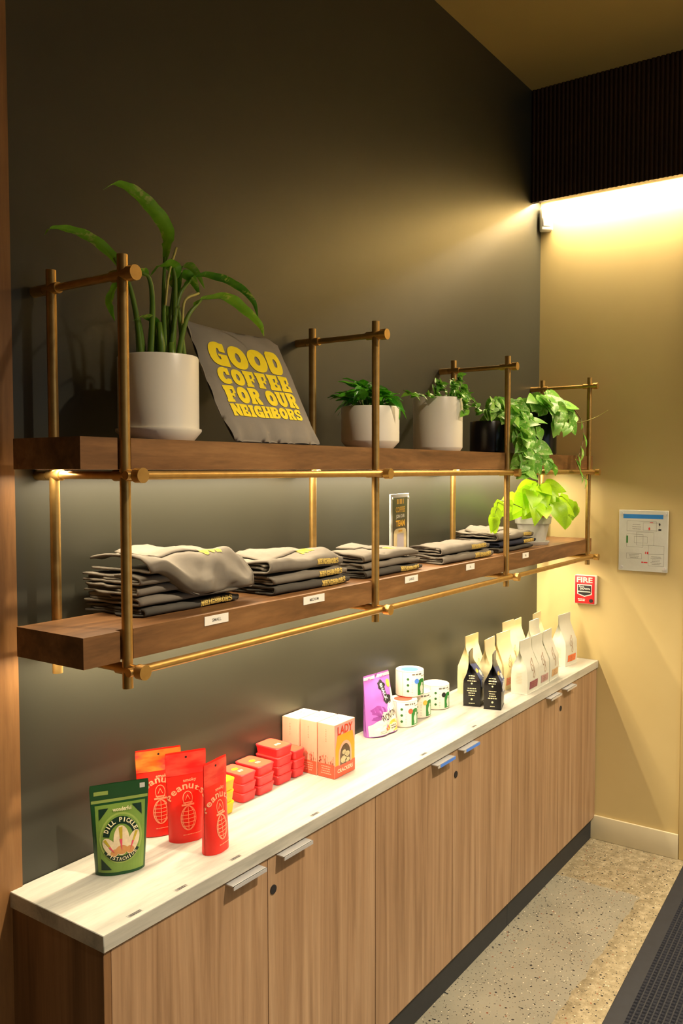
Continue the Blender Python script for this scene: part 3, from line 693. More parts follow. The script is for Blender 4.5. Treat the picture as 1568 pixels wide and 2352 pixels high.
for j, pth in enumerate(paths):
    P = vine(t, pth, .0022)
    for i, p in enumerate(P[3::1]):
        for _k in range(2 if q.random() < .35 else (1 if q.random() < .75 else 0)):
            dn = 1 if i > 6 else 0
            put_leaf(t, lp, 'leaf_pothos', p, (q.uniform(-1, 1), q.uniform(-.6, .4), q.uniform(-1, .4)-.3*dn), (q.uniform(-1.0, .2), -.7, q.uniform(.2, .9)), q.uniform(.046, .076)*(1 if p.z < .14 else .85), q)
put_leaf(t, lp, 'leaf_pothos', (.20, -.172, -.03), (.8, -.2, -.5), (.2, -.5, .8), .085, q)
# --- tall black pot with marbled pothos
pc = Vector((-.425, -.178, Z2)); q = random.Random(14)
t = thing('potted_plant', 'marbled cream and green pothos with long bare vines in a taller black pot', 'potted plant', pc)
black_pot(t, .0735, .190); soil(.066, .172, t)
paths = [[(.05, -.02, .17), (0.128,-0.022,0.212), (0.186,-0.062,0.234), (0.221,-0.112,0.164), (0.153,-0.147,0.091), (0.072,-0.162,0.020), (0.0,-0.170,-0.029), (0.037,-0.172,-0.067), (0.072,-0.172,-0.096), (0.170,-0.174,-0.116)],
         [(.05, -.02, .17), (0.102,-0.022,0.176), (0.164,-0.102,0.150), (0.165,-0.152,0.156), (0.193,-0.202,0.179), (0.196,-0.242,0.203)]]
P = vine(t, paths[0], .0024, 'stem_brown')
for idx, L in ((18, .05), (24, .062), (29, .06), (36, .055), (44, .05), (50, .046), (33, .05), (8, .05), (12, .05)):
    if idx < len(P): put_leaf(t, lp, 'leaf_marble', P[idx], (q.uniform(-.5, .5), -.35, -.8), (.2, -1, .2), L, q)
P = vine(t, paths[1], .0024, 'stem_pale')
for i in range(84):
    a = q.uniform(0, 2*math.pi); rr = q.uniform(.0, .14)
    p = Vector((rr*math.cos(a)*1.25+.0, rr*math.sin(a)*.62-.03, .195+.07*(1-(rr/.16)**2)*q.uniform(.2, 1)))
    if p.y > .14: p.y = .12
    if i % 6 == 0: vine(t, [(p.x*.2, p.y*.2, .17), (p.x*.6, p.y*.6, p.z-.005), p], .002)
    put_leaf(t, lp, 'leaf_marble', p, (math.cos(a), math.sin(a)*.6-.2, q.uniform(-.8, .4)), (q.uniform(-.9, .1), -.6, q.uniform(.3, .9)), q.uniform(.055, .085), q)
for i in range(20):
    x = q.uniform(-.05, .2); p = Vector((x, -.085-q.uniform(0, .02), q.uniform(.13, .2)))
    put_leaf(t, lp, 'leaf_marble', p, (q.uniform(-.8, .7), -.2, -.6), (-.5, -.8, .4), q.uniform(.05, .075), q)
# --- lime pothos in a grey clay pot on the lower shelf
Z1 = 1.4776
pc = Vector((-.510, -.185, Z1)); q = random.Random(3)
t = thing('potted_plant', 'bright lime green pothos in a pale grey clay pot with terracotta liner', 'potted plant', pc)
build('saucer', MB().lathe([(0, 0), (.064, 0), (.072, .013), (.072, .016), (.067, .016), (.062, .005), (0, .005)], 40), 'clay_grey', t, smooth=40)
build('pot', MB().lathe([(0, .005), (.052, .005), (.071, .092), (.0775, .093), (.081, .122), (.0755, .122), (.069, .095), (0, .09)], 40), 'clay_grey', t, smooth=40)
build('liner_pot', MB().lathe([(.060, .092), (.068, .140), (.0635, .140), (.060, .120), (0, .118)], 40), 'terracotta', t, smooth=40)
soil(.058, .125, t)
ln = leafset('neon', 4, W=.92, droop=.34, fold=.14, lobe=.22)
spec = []
for i in range(44):
    a = q.uniform(0, 2*math.pi); rr = q.uniform(.02, .15)
    spec.append((rr*math.cos(a)*1.05, rr*math.sin(a)*.7-.015, .150+.115*(1-(rr/.17)**2)*q.uniform(.3, 1.1), a))
for x, y, z, a in spec:
    vine(t, [(x*.15, y*.15, .12), (x*.55, y*.55, z+.005), (x, y, z)], .0018)
    put_leaf(t, ln, 'leaf_neon', (x, y, z), (math.cos(a), math.sin(a)*.7-.2, q.uniform(-1.1, -.1)), (q.uniform(-.9, .2), -.7, q.uniform(.3, .8)), q.uniform(.075, .105), q)
for pth, lv in (([(-.03, -.01, .13), (-.17, -.015, .17), (-.385, -.02, .204), (-.44, -.028, .171), (-.49, -.035, .131)], ((10, .06), (14, .055), (18, .06), (22, .06), (24, .06))),
                ([(.03, -.02, .13), (.14, -.03, .19), (.255, -.035, .205), (.35, -.035, .17), (.40, -.035, .16)], ((12, .07), (16, .07), (20, .08), (24, .08))),
                ([(.03, -.03, .13), (.14, -.06, .16), (.26, -.07, .15), (.23, -.08, .12), (.16, -.09, .11)], ((10, .055), (22, .05)))):
    P = vine(t, pth, .0022)
    for idx, L in lv: put_leaf(t, ln, 'leaf_neon', P[min(idx, len(P)-1)], (q.uniform(-.5, .5), -.1, -.8), (-.5, -1, .25), L*1.15, q)

# ================================================================ SIGN STAND
t = thing('counter_sign', 'clear acrylic stand with a dark and yellow hiring notice behind the folded shirts', 'sign', (-1.507, -.101, Z1), R(11.5))
build('acrylic_panel', MB().box((-.095, -.003, 0), (.095, .003, .245)), 'paper_grey', t, bev=.001, seg=1)
build('foot', MB().box((-.095, -.003, 0), (.095, .055, .003)), 'paper_grey', t)
fs = lambda e: (lambda a, c: Vector((a, -.0032-e, c)))
decal('poster', [p_rect(-.078, .015, .074, .232)], fs(.0002), plain('poster_brown', srgb(62, 46, 22), .4), t)
decal('poster_card', [p_poly(ellpts(-.002, .070, .066, .054, n=32, ex=6))], fs(.0005), plain('poster_cream', srgb(224, 204, 152), .5), t)
decal('lettering_top', greek(0, .218, .10, 1, .02, .018, 4), fs(.0006), plain('poster_gold', srgb(222, 166, 20), .5), t)
decal('lettering_yellow', [txt('COFFEE', .020, 0, .190, .03, wid=.095), txt('TEAM', .022, 0, .142, .04, wid=.092)], fs(.0006), plain('poster_yellow', srgb(222, 166, 20), .5), t)
decal('lettering_white', [txt('JOIN OUR', .016, 0, .165, .02, wid=.088)], fs(.0006), 'paper_white', t)
decal('card_mark', [p_rect(-.02, .112, .02, .118)], fs(.0007), 'poster_yellow', t)
decal('code_panel', [p_rect(-.034, .040, .036, .106)], fs(.0007), plain('code_lilac', srgb(186, 176, 182), .6, var=.04), t)
decal('small_print', greek(0, .031, .07, 2, .006, .003, 9), fs(.0007), 'ink_grey', t)
for a in (-.084, .084): build('magnet', MB().tube([(a, -.003, .230), (a, -.007, .230)], .005, 14), 'aluminium', t, smooth=40)

# ================================================================ FOLDED SHIRTS
def shirt(label, loc, w, yb, yf, th, mat, seed, drop=0, puff=0, text=None, blob=False, flap=False, rz=0, stuffn=.0045):
    t = thing('folded_shirt', label, 'shirt', loc, rz, 'folded shirts on the lower shelf')
    Rr = th/2; L1 = yb-yf-Rr; arc = math.pi*Rr; 
    def core(x, l):
        # l runs from bottom back to front, round the fold, to top back
        u = x/w; dr = drop*smoothstep(.05, .45, u)
        if l < L1: y = yb-l; z = 0.0
        elif l < L1+arc:
            a = (l-L1)/Rr; y = yf+Rr-math.sin(a)*Rr; z = Rr-math.cos(a)*Rr
        else: y = yf+Rr+(l-L1-arc); z = th
        k = smoothstep(L1-.01, L1+arc*.7, l)
        top = smoothstep(L1+arc*.5, L1+arc, l)
        z += top*puff*(math.sin(math.pi*min(1, max(0, (y-yf)/(yb-yf))))**.6)*(.55+.45*math.sin(2.2*u+seed))
        if dr > 0:
            # the top cloth hangs over the pile in front
            fr_ = smoothstep(.055, .0, y-yf); z -= dr*fr_*top; z -= dr*(1-top)*.98
            if l < L1: y = y+(min(y, yf+.010)-y)*dr/drop
            y -= .012*fr_*top
            hang = smoothstep(L1-.005, L1+arc*.3, l)*smoothstep(.25, .5, u)
            y -= hang*fr_*(.007*math.sin(x*46+z*60+seed)+.004*math.sin(x*95-z*90))
            z += top*.004*math.sin(x*34-y*42+seed)*smoothstep(.15, .4, u)
        z += (stuffn*(.6+.8*top))*nz(x*11+seed*7, l*13, seed)+.5*stuffn*nz(x*31+seed, l*23, 2)*top
        y += .006*nz(x*9, seed*3.3, l*5)*k
        edge = 1-smoothstep(0, .03, x)
        xx = x+.022*nz(l*11, seed*5.1, 1)*edge+.006*nz(l*40, seed, 2)*edge
        xx -= .008*math.sin(math.pi*k)*0
        e2 = smoothstep(w-.035, w, x); z -= e2*e2*(z)*.35*top
        return Vector((xx, y, max(.0006, z) if dr == 0 else z))
    Lt = 2*L1+arc
    mb = MB(); ls_ = [Lt*i/59 for i in range(60)]
    mb.grid(34, 60, lambda a, b: core(a*w, b*Lt))
    # inner layer of the fold
    def inner(a, b):
        y = yb-.004-(yb-yf-Rr*1.5)*b; return Vector((a*(w-.012)+.006+.008*nz(b*6, seed, 3)*(1-a), y, th*.5+.35*stuffn*nz(a*4+seed, b*9, 5)+puff*.5*math.sin(math.pi*b)**.6))
    if drop == 0:
        for hh in (.30, .62):
            mb.grid(14, 16, lambda a, b, hh=hh: inner(a, b)+Vector((.010*nz(hh*9, seed*3, b*4)*(1-a), 0, th*(hh-.5))))
    # right end closure (folded sleeve side)
    cl = [core(w, l) for l in ls_]
    nn = 12; vs = []
    for i, p in enumerate(cl):
        vs.append(p)
    h = len(cl)//2; fs_ = [(i, i+1, len(cl)-2-i, len(cl)-1-i) for i in range(h-1)]
    mb.add(vs, fs_)
    o = build('cloth', mb, mat, t, True)
    md = o.modifiers.new('thickness', 'SOLIDIFY'); md.thickness = .0050; md.offset = -1
    if flap:
        fl = MB().grid(12, 10, lambda a, b: core(.045+a*.16, L1+arc+.05+b*(L1-.08))+Vector((0, 0, .0035+.014*math.sin(math.pi*a)*b+.004*b)))
        f2 = build('collar', fl, mat, t, True); md = f2.modifiers.new('thickness', 'SOLIDIFY'); md.thickness = .003
    def fmap(e):
        def g(a, c):
            p = core(a, c); du = core(a+.002, c)-core(a-.002, c); dv = core(a, c+.002)-core(a, c-.002); nn_ = du.cross(dv)
            nn_ = nn_.normalized(); 
            mid = Vector((a, (yb+yf)/2, th/2 - (drop*.5 if drop else 0)))
            if nn_.dot(p-mid) < 0: nn_ = -nn_
            return p+nn_*e
        return g
    if text:
        y0 = L1+arc*.5
        decal('print', [(v, f) for v, f in fatline('NEIGHBORS', w-text[0], w-.02, y0-text[1]*.5, y0+text[1]*.5, .03)], fmap(.0012), text[2], t, .012)
    if blob:
        y0 = L1+arc+.03
        decal('chest_print', fatline('OUR', w-.13, w-.07, y0, y0+.04, .03), fmap(.0014), 'print_yellow', t, .012)
    return t
G = 'print_gold'
lab = 'grey cotton shirt with a yellow print '
def pile(x, zs): return (x, 0, Z1+.0012+zs)
# pile 1 (nearest)
for i, nm in enumerate(['bottom', 'second', 'third', 'fourth']):
    shirt('folded grey shirt, %s from the bottom in the largest nearest pile' % nm if i else 'folded dark grey shirt at the bottom of the largest nearest pile', pile(-2.792+.004*(i % 2), i*.0235), .315-.008*i, -.03+.004*i, -.217+.004*(i % 3), .0195, 'cotton_dark' if i == 0 else 'cotton_grey', 3+i, text=(.13, .014, G) if i == 0 else None)
shirt('puffy grey shirt draped on top of the largest nearest pile', pile(-2.775, .0965), .335, -.028, -.238, .026, 'cotton_grey', 9.3, drop=.062, puff=.016, blob=True, flap=True, stuffn=.010)
# pile 2
for i in range(2):
    shirt('folded grey shirt, %s of the second pile, gold letters on the fold' % ('bottom' if i == 0 else 'middle'), pile(-2.366+.004*i, i*.026), .335-.01*i, -.05, -.248+.006*i, .0225, 'cotton_dark' if i == 0 else 'cotton_grey', 13+i, text=(.13, .016, G))
shirt('crumpled grey shirt lying loosely on top of the second pile', pile(-2.372, .0535), .325, -.03, -.236, .032, 'cotton_grey', 17.7, puff=.010, text=(.12, .015, G), blob=True, flap=True, stuffn=.010)
# pile 3
for i in range(2):
    shirt('folded grey shirt, %s of the third pile left of the sign' % ('bottom' if i == 0 else 'middle'), pile(-1.945+.006*i, i*.023), .335-.006*i, -.078, -.250+.008*i, .020, 'cotton_dark' if i == 0 else 'cotton_grey', 23+i, text=(.13, .015, G) if i == 0 else None)
shirt('grey shirt with a raised collar on top of the third pile', pile(-1.945, .0475), .325, -.076, -.240, .022, 'cotton_grey', 27.1, puff=.008, blob=True, flap=True, stuffn=.006)
# pile 4
shirt('folded grey shirt at the bottom of the two-shirt pile right of the sign', pile(-1.468, 0), .385, -.118, -.262, .026, 'cotton_grey', 31, text=(.15, .018, G))
shirt('smooth grey shirt on top of the two-shirt pile right of the sign', pile(-1.462, .030), .365, -.115, -.250, .026, 'cotton_grey', 33.3, puff=.008, text=(.14, .016, G), stuffn=.005)
# pile 5
shirt('black folded shirt at the bottom of the pile beside the lime plant', pile(-.985, 0), .33, -.06, -.245, .018, 'cotton_dark', 41)
shirt('navy folded shirt in the middle of the pile beside the lime plant', pile(-.975, .021), .345, -.06, -.246, .020, 'cotton_navy', 43, text=(.12, .014, G))
shirt('grey shirt bunched on top of the pile beside the lime plant', pile(-.985, .044), .345, -.04, -.240, .030, 'cotton_grey', 47.7, puff=.014, flap=True, text=(.1, .014, G), stuffn=.009)

# ================================================================ GOODS ON THE COUNTER
ZC = CT+.0004
# --- stand-up pouches
def pouch(label, loc, rz, wb, wt, h, dep, mat, tilt=0, seal=.82, cat='pouch', name='snack_pouch', round_=.006, dz=None, group=None, crumple=.0016):
    t = thing(name, label, cat, loc, rz, group)
    if tilt: t.rotation_euler = (R(tilt), 0, rz)
    def wid(v): return wb+(wt-wb)*v
    def dp(v):
        if v > seal: return .0012
        k = v/seal
        return max(.0012, dep/2*((1-k**1.6)*.92+.08*(1-k)))
    def surf(u, v, sd=-1, eps=0):
        z = v*h; x = u*wid(v)/2
        if v > .93:   # rounded top corners
            x *= 1-.03*((v-.93)/.07)**2*abs(u)**6
        f = max(0, 1-abs(u)**2.6)**.62
        y = sd*(dp(v)*f+.0006+eps)+crumple*nz(u*2, v*4, wb*90)*(1-abs(u))*sd+crumple*.7*abs(nz(u*5+v*3, v*7, 9))*(1-u*u)*sd*(crumple > .002)
        zz = z+(.006*(1-u*u) if v == 0 and False else 0)
        return Vector((x, y, zz))
    mb = MB(); nu, nv = 21, 26
    us = [math.sin(math.pi/2*(-1+2*i/(nu-1))) for i in range(nu)]
    for sd in (-1, 1):
        mb.add([surf(u, j/(nv-1), sd) for u in us for j in range(nv)], [(i*nv+j, (i+1)*nv+j, (i+1)*nv+j+1, i*nv+j+1) for i in range(nu-1) for j in range(nv-1)])
    mb.add([surf(u, 0, -1) for u in us]+[surf(u, 0, 1) for u in us], [(i, i+1, nu+i+1, nu+i) for i in range(nu-1)])
    me = mb.mesh('bag'); bm = bmesh.new(); bm.from_mesh(me); bmesh.ops.remove_doubles(bm, verts=bm.verts, dist=.0015 if False else 1e-5); bmesh.ops.recalc_face_normals(bm, faces=bm.faces); bm.to_mesh(me); bm.free()
    link('bag', me, mat, t, 55)
    def fm(e):
        return lambda a, c: surf(max(-.999, min(.999, a/(wid(c/h)/2))), max(0, min(1, c/h)), -1, e)
    return t, fm
plain('pouch_green', srgb(20, 74, 34), .35, var=.06); plain('green_mid', srgb(118, 150, 62), .4, var=.06); plain('green_pale', srgb(150, 172, 84), .4, var=.05)
plain('green_deep', srgb(10, 44, 26), .4); plain('nut_shell', srgb(226, 206, 170), .5, var=.12, scale=60); plain('nut_shade', srgb(206, 146, 84), .5, var=.1); plain('nut_kernel', srgb(186, 164, 40), .5, var=.1); plain('nut_pink', srgb(214, 70, 96), .5); plain('print_cream', srgb(230, 220, 178), .5)
t, fm = pouch('dark green pistachio pouch reading dill pickle standing at the left end', (-2.7795, -.121, ZC), R(-31), .112, .136, .205, .052, 'pouch_green')
w = .112
def gx(f): return (f-.5)*.120
decal('panel', [p_poly([(-.051, .008), (.050, .006), (.058, .158), (-.056, .158)])], fm(.0006), 'green_mid', t, .012)
decal('seal_band', [p_rect(-.064, .163, .064, .170)], fm(.0006), 'green_pale', t, .012)
decal('header_tag', [p_rect(-.058, .181, -.026, .190)], fm(.0006), 'green_pale', t, .012); decal('header_mark', [p_rect(.046, .186, .058, .197)], fm(.0006), 'paper_grey', t, .012)
decal('emblem_ring', [p_poly(ellpts(0, .082, .048, .056))], fm(.0010), 'green_pale', t, .010)
decal('emblem', [p_poly(ellpts(0, .082, .044, .052))], fm(.0014), 'green_mid', t, .010)
decal('emblem_banner', [p_arc(0, .082, .027, .041, 8, 172, 24, 1.16), p_arc(0, .080, .035, .0465, 212, 328, 20, 1.08)], fm(.0018), 'green_deep', t, .010)
shells = [(-.025, .064, .0125, .024, 34), (.026, .070, .0125, .027, -24), (0, .077, .018, .033, 0)]
decal('nut_shells', [xf([p_poly(ellpts(0, 0, rx, ry))], 1, 1, x, y, r)[0] for x, y, rx, ry, r in shells], fm(.0024), 'nut_shell', t, .010)
decal('nut_shading', [xf([p_poly(ellpts(0, -ry*.62, rx*.75, ry*.30))], 1, 1, x, y, r)[0] for x, y, rx, ry, r in shells], fm(.0027), 'nut_shade', t, .010)
decal('nut_kernels', [xf([p_poly([(-rx*.30, ry*.88), (rx*.18, ry*.92), (rx*.10, 0), (-rx*.05, -ry*.5)])], 1, 1, x, y, r)[0] for x, y, rx, ry, r in shells], fm(.0030), 'nut_kernel', t, .010)
decal('nut_slits', [xf([p_poly([(-rx*.25, ry*.1), (rx*.10, ry*.1), (rx*.03, -ry*.7)])], 1, 1, x, y, r)[0] for x, y, rx, ry, r in shells], fm(.0033), 'nut_pink', t, .010)
decal('lettering', arctext('DILL PICKLE', .0100, 0, .0875, .0355, 158, 22, .03)+arctext('PISTACHIOS', .0078, 0, .0775, .0408, 224, 316, .02)+[txt('wonderful', .009, .004, .146, .02, wid=.042)], fm(.0034), 'print_cream', t, .008)
cor = []
for sx, sy, cx, cy in ((1, -1, -.048, .150), (-1, -1, .049, .152), (1, 1, -.045, .014)):
    cor.append(p_poly([(cx, cy), (cx+sx*.022, cy), (cx, cy+sy*.026)]))
decal('corner_marks', cor, fm(.0012), 'green_deep', t, .010)
plain('pouch_red', srgb(236, 40, 26), .4, var=.05, scale=9); plain('print_peach', srgb(252, 170, 130), .5)
m, nt, b = new_mat('pouch_header')
nt.links.new(ramp(nt, noise_n(nt, coord(nt, (10, 10, 30)), 1.4, 3), [(.35, srgb(240, 60, 60)), (.5, srgb(246, 120, 40)), (.65, srgb(250, 150, 60))]), b.inputs['Base Color']); b.inputs['Roughness'].default_value = .4
m, nt, b = new_mat('pouch_header_red')
nt.links.new(ramp(nt, noise_n(nt, coord(nt, (10, 10, 30)), 1.4, 3), [(.4, srgb(232, 44, 40)), (.7, srgb(244, 92, 70))]), b.inputs['Base Color']); b.inputs['Roughness'].default_value = .4
def red_pouch(label, loc, rz, wb, wt, h, dep, hm, tilt=0):
    t, fm = pouch(label, loc, rz, wb, wt, h, dep, 'pouch_red', tilt, group='red peanut pouches')
    decal('header', [p_rect(-wt/2*.985, h*.74, wt/2*.985, h*.985)], fm(.0006), hm, t, .012)
    decal('hang_hole', [p_ell(0, h*.935, .0028, .0028, 12)], fm(.0009), 'ink_black', t)
    # engraved emblem: a domed lattice oval
    em = [p_ring(ellpts(0, .060, .020, .030), ellpts(0, .060, .0178, .0278))]
    for k in (-.5, 0, .5): em += p_path([(k*.020*math.cos(a)*1.5, .060+.028*math.sin(a)) for a in [R(-75+15*i) for i in range(11)]], .0016)
    for k in (-.018, -.009, 0, .009, .018): em += p_path([(-.0195*(1-(k/.03)**2)**.5, .060+k), (0, .058+k), (.0195*(1-(k/.03)**2)**.5, .060+k)], .0016)
    em += [p_ring(ellpts(0, .108, .013, .017), ellpts(0, .108, .0113, .0152)), p_rect(-.016, .090, .016, .0945), p_rect(-.012, .096, .012, .099)]
    em += p_path([(-.006, .104), (0, .116), (.006, .104)], .0015)
    em += arctext('Peanuts!', .012, .0, .086, .050, 150, 24, .02)
    em += [txt('smoky', .010, .008, h*.675, .02, wid=.034)]+greek(.010, .020, .05, 1, .006, .002, 2)
    decal('print', em, fm(.0008), 'print_peach', t, .010)
    return t
red_pouch('red peanut pouch with an orange header, standing at the back against the dark wall', (-2.588, -.046, ZC), R(-30), .100, .118, .215, .050, 'pouch_header', -3)
red_pouch('red peanut pouch facing the camera in the middle of the three', (-2.573, -.125, ZC), R(-28), .088, .106, .222, .052, 'pouch_header_red')
red_pouch('red peanut pouch turned nearly edge-on at the front of the three', (-2.576, -.228, ZC), R(6), .082, .090, .222, .050, 'pouch_header_red')

# --- fish tins in card sleeves (tapered, rounded corners)
def tin_mesh(wx_, wy, h, inset=.006):
    def ring(a, b, z, r):
        pts = []
        for cx, cy, a0 in ((a-r, b-r, 0), (-a+r, b-r, 90), (-a+r, -b+r, 180), (a-r, -b+r, 270)):
            for i in range(4): w_ = R(a0+30*i); pts.append((cx+r*math.cos(w_), cy+r*math.sin(w_), z))
        return pts
    lv = [(inset, .0), (inset*.6, .001), (.0008, h*.80), (0, h*.84), (0, h-.0015), (.0012, h)]
    mb = MB(); vs = []
    for ins, z in lv: vs += ring(wx_/2-ins, wy/2-ins, z, .009)
    n = 16; mb.add(vs, [(i*n+j, i*n+(j+1) % n, (i+1)*n+(j+1) % n, (i+1)*n+j) for i in range(len(lv)-1) for j in range(n)]+[tuple(range(n-1, -1, -1)), tuple((len(lv)-1)*n+j for j in range(n))])
    return mb.mesh('sleeve')
plain('tin_red', srgb(238, 58, 62), .4, var=.06, scale=14); plain('tin_coral', srgb(244, 98, 70), .4, var=.04); plain('tin_yellow', srgb(250, 190, 10), .4, var=.05); plain('tin_yellow_top', srgb(252, 212, 30), .4, var=.03)
rank = {3: ['bottom', 'middle', 'top'], 4: ['bottom', 'second', 'third', 'top']}
def tin_stack(x0, x1, yf, yb, n, h, mat, topmat, what, seed, mark, grp):
    q = random.Random(seed); me = tin_mesh(x1-x0-.001, yb-yf, h)
    for i in range(n):
        t = thing('food_tin', '%s, %s of %s' % (what[0], rank[n][i], what[1]), 'tin', ((x0+x1)/2+q.uniform(-.0012, .0012), (yf+yb)/2+q.uniform(-.0015, .0015), ZC+i*(h+.0005)), R(q.uniform(-1.2, 1.2)), grp)
        link('sleeve', me, mat, t, 40 if i == 0 else False)
        wq, dq = (x1-x0)/2-.003, (yb-yf)/2-.003
        f0 = lambda a, c: Vector((a, c, h+.0003))
        decal('lid_print', [p_poly(ellpts(0, 0, wq, dq, ex=7))], f0, topmat, t, .2)
        if i == n-1 and mark:
            f1 = lambda a, c: Vector((a, c, h+.0006))
            if mark == 2: decal('sun_mark', [p_ell(-.002, .008, .011, .008)], f1, 'tin_yellow_top', t, .2)
            decal('name_mark', greek(0, -.010, .024, 2, .006, .005, seed), f1, 'print_cream', t, .2)
tin_stack(-2.487, -2.434, -.112, -.004, 3, .0315, 'tin_yellow', 'tin_yellow_top', ('yellow sardine tin', 'the left stack half hidden behind the edge-on red pouch'), 1, 0, 'yellow tins')
tin_stack(-2.432, -2.378, -.115, -.006, 3, .0315, 'tin_yellow', 'tin_yellow_top', ('yellow sardine tin', 'the right stack beside the red tins'), 2, 0, 'yellow tins')
tin_stack(-2.330, -2.268, -.098, -.004, 3, .0260, 'tin_red', 'tin_coral', ('red sardine tin', 'the first stack next to the yellow tins'), 3, 2, 'red tins')
tin_stack(-2.263, -2.192, -.099, -.004, 3, .0270, 'tin_red', 'tin_coral', ('red sardine tin', 'the second stack from the yellow tins'), 4, 2, 'red tins')
tin_stack(-2.172, -2.100, -.094, -.004, 4, .0270, 'tin_red', 'tin_coral', ('crimson salmon tin', 'the tallest stack of four'), 5, 1, 'red tins')
tin_stack(-2.097, -2.042, -.096, -.006, 3, .0270, 'tin_red', 'tin_coral', ('crimson salmon tin', 'the short stack touching the pink boxes'), 6, 0, 'red tins')

# --- pink cracker boxes
plain('box_pink', srgb(242, 178, 150), .5, var=.03); plain('box_coral', srgb(240, 96, 66), .5, var=.06); plain('box_amber', srgb(246, 172, 36), .5, var=.04); plain('box_white', srgb(246, 228, 196), .5, var=.02)
plain('box_red', srgb(232, 62, 24), .5); plain('box_lilac', srgb(226, 170, 160), .5, var=.03); plain('window_dark', srgb(96, 74, 56), .25, var=.4, scale=70); plain('cracker', srgb(206, 190, 146), .5, var=.25, scale=80)
for i, (x, y0, y1, q_) in enumerate([(-2.032, -.196, -.133, 'frontmost of three, reading LADY'), (-2.034, -.131, -.068, 'middle one of three in a row'), (-2.042, -.066, -.004, 'rearmost of three, against the dark wall')]):
    wx_, wy, h = .108, y1-y0, .163
    t = thing('snack_box', 'pale pink cardboard snack box, '+q_, 'box', (x+wx_/2, (y0+y1)/2, ZC), 0, 'pink snack boxes')
    build('carton', MB().box((-wx_/2, -wy/2, 0), (wx_/2, wy/2, h)), 'box_pink', t, bev=.0015, seg=2)
    ff = lambda e: (lambda a, c, e=e, wy=wy: Vector((a, -wy/2-e, c)))
    fl = lambda e: (lambda a, c, e=e, wx_=wx_: Vector((-wx_/2-e, -a, c)))
    fz = lambda e: (lambda a, c, e=e, h=h: Vector((a, c, h+e)))
    decal('side_band', [p_rect(-wy/2+.001, .001, wy/2-.001, .042)], fl(.0003), 'box_coral', t, .2)
    fr_ = random.Random(40+i); tuft = []
    for k in range(26):
        a = fr_.uniform(-wy/2+.004, wy/2-.004); c = .042+fr_.uniform(0, .026); tuft.append(p_ell(a, c, fr_.uniform(.0012, .003), fr_.uniform(.0015, .0035), 8)); tuft.append(p_line((a, .04), (a, c), .0009))
    decal('side_flowers', tuft, fl(.0004), plain('box_flower', srgb(240, 134, 108), .5) if 'box_flower' not in MATS else 'box_flower', t, .2)
    decal('side_text', greek(0, .034, wy*.7, 4, .007, .0028, 50+i), fl(.0005), 'box_pink', t, .2)
    decal('side_caption', greek(0, .145, .004, 8, .005, .0014, 60+i), fl(.0004), 'box_coral', t, .2)
    decal('top_panel', [p_rect(-wx_/2+.003, -wy/2+.003, wx_/2-.003, wy/2-.003)], fz(.0003), 'box_white', t, .2)
    decal('top_mark', greek(.004, .010, .045, 3, .009, .006, 70+i), fz(.0005), plain('box_straw', srgb(238, 206, 130), .5) if 'box_straw' not in MATS else 'box_straw', t, .2)
    if i == 0:
        decal('front_panel', [p_rect(-.052, .002, .052, .160)], ff(.0003), 'box_lilac', t, .2)
        decal('front_arch', [p_poly([(-.050, .036), (.050, .036), (.050, .090), (.040, .128), (-.040, .128), (-.050, .090)])], ff(.0005), 'box_amber', t, .2)
        decal('front_band', [p_rect(-.053, .001, .053, .038)], ff(.0006), 'box_coral', t, .2)
        decal('arch_rim', [p_poly(ellpts(.0, .066, .034, .040, 0, 180, 20)+[(-.034, .036), (.034, .036)])], ff(.0008), 'box_pink', t, .2)
        decal('box_window', [p_poly(ellpts(.0, .062, .027, .034, 0, 180, 20)+[(-.027, .036), (.027, .036)])], ff(.0010), 'window_dark', t, .2)
        decal('box_contents', [p_ell(-.008, .050, .016, .011), p_ell(.010, .062, .013, .009), p_ell(-.006, .072, .010, .007), p_ell(.012, .044, .012, .007)], ff(.0012), 'cracker', t, .2)
        decal('lettering', [txt('LADY', .026, 0, .142, .015, wid=.078)], ff(.0012), 'box_red', t, .2)
        decal('lettering_white', [txt('CRACKERS', .012, 0, .020, .02, wid=.080)], ff(.0012), 'box_white', t, .2)

# --- purple snack bag
plain('bag_purple', srgb(178, 104, 196), .35, var=.06, scale=10); plain('bag_cream', srgb(246, 226, 206), .4, var=.03); plain('bag_gold', srgb(244, 186, 70), .4); plain('bag_plum', srgb(142, 66, 150), .4)
t, fm = pouch('purple and cream pillow bag of snacks leaning back against the wall', (-1.566, -.062, ZC), R(-6), .160, .142, .208, .082, 'bag_purple', -6, seal=.95, cat='bag', name='snack_bag', crumple=.007)
def blob(cx, cy, rx, ry, n=40, amp=.12, seed=0): return p_poly([(cx+rx*math.cos(a)*(1+amp*math.sin(5*a+seed)), cy+ry*math.sin(a)*(1+amp*math.sin(4*a+seed))) for a in [2*math.pi*i/n for i in range(n)]])
decal('top_seal', [p_rect(-.074, .193, .074, .2035)], fm(.0006), 'paper_white', t, .012)
decal('cream_field', [p_poly([(-.077, .002), (.077, .002), (.076, .080), (.075, .140), (.056, .150), (.045, .115), (.060, .095), (.035, .085), (.020, .100), (.0, .075), (-.02, .078), (-.03, .055), (-.05, .05), (-.076, .038)])], fm(.0008), 'bag_cream', t, .012)
decal('plum_shade', [blob(-.035, .085, .030, .016, seed=1), blob(-.04, .06, .025, .008, seed=3)], fm(.0007), 'bag_plum', t, .012)
decal('splash', [blob(.008, .165, .020, .018, seed=2), blob(.012, .140, .014, .026, seed=4), blob(.022, .115, .022, .016, seed=5)], fm(.0010), 'ink_black', t, .012)
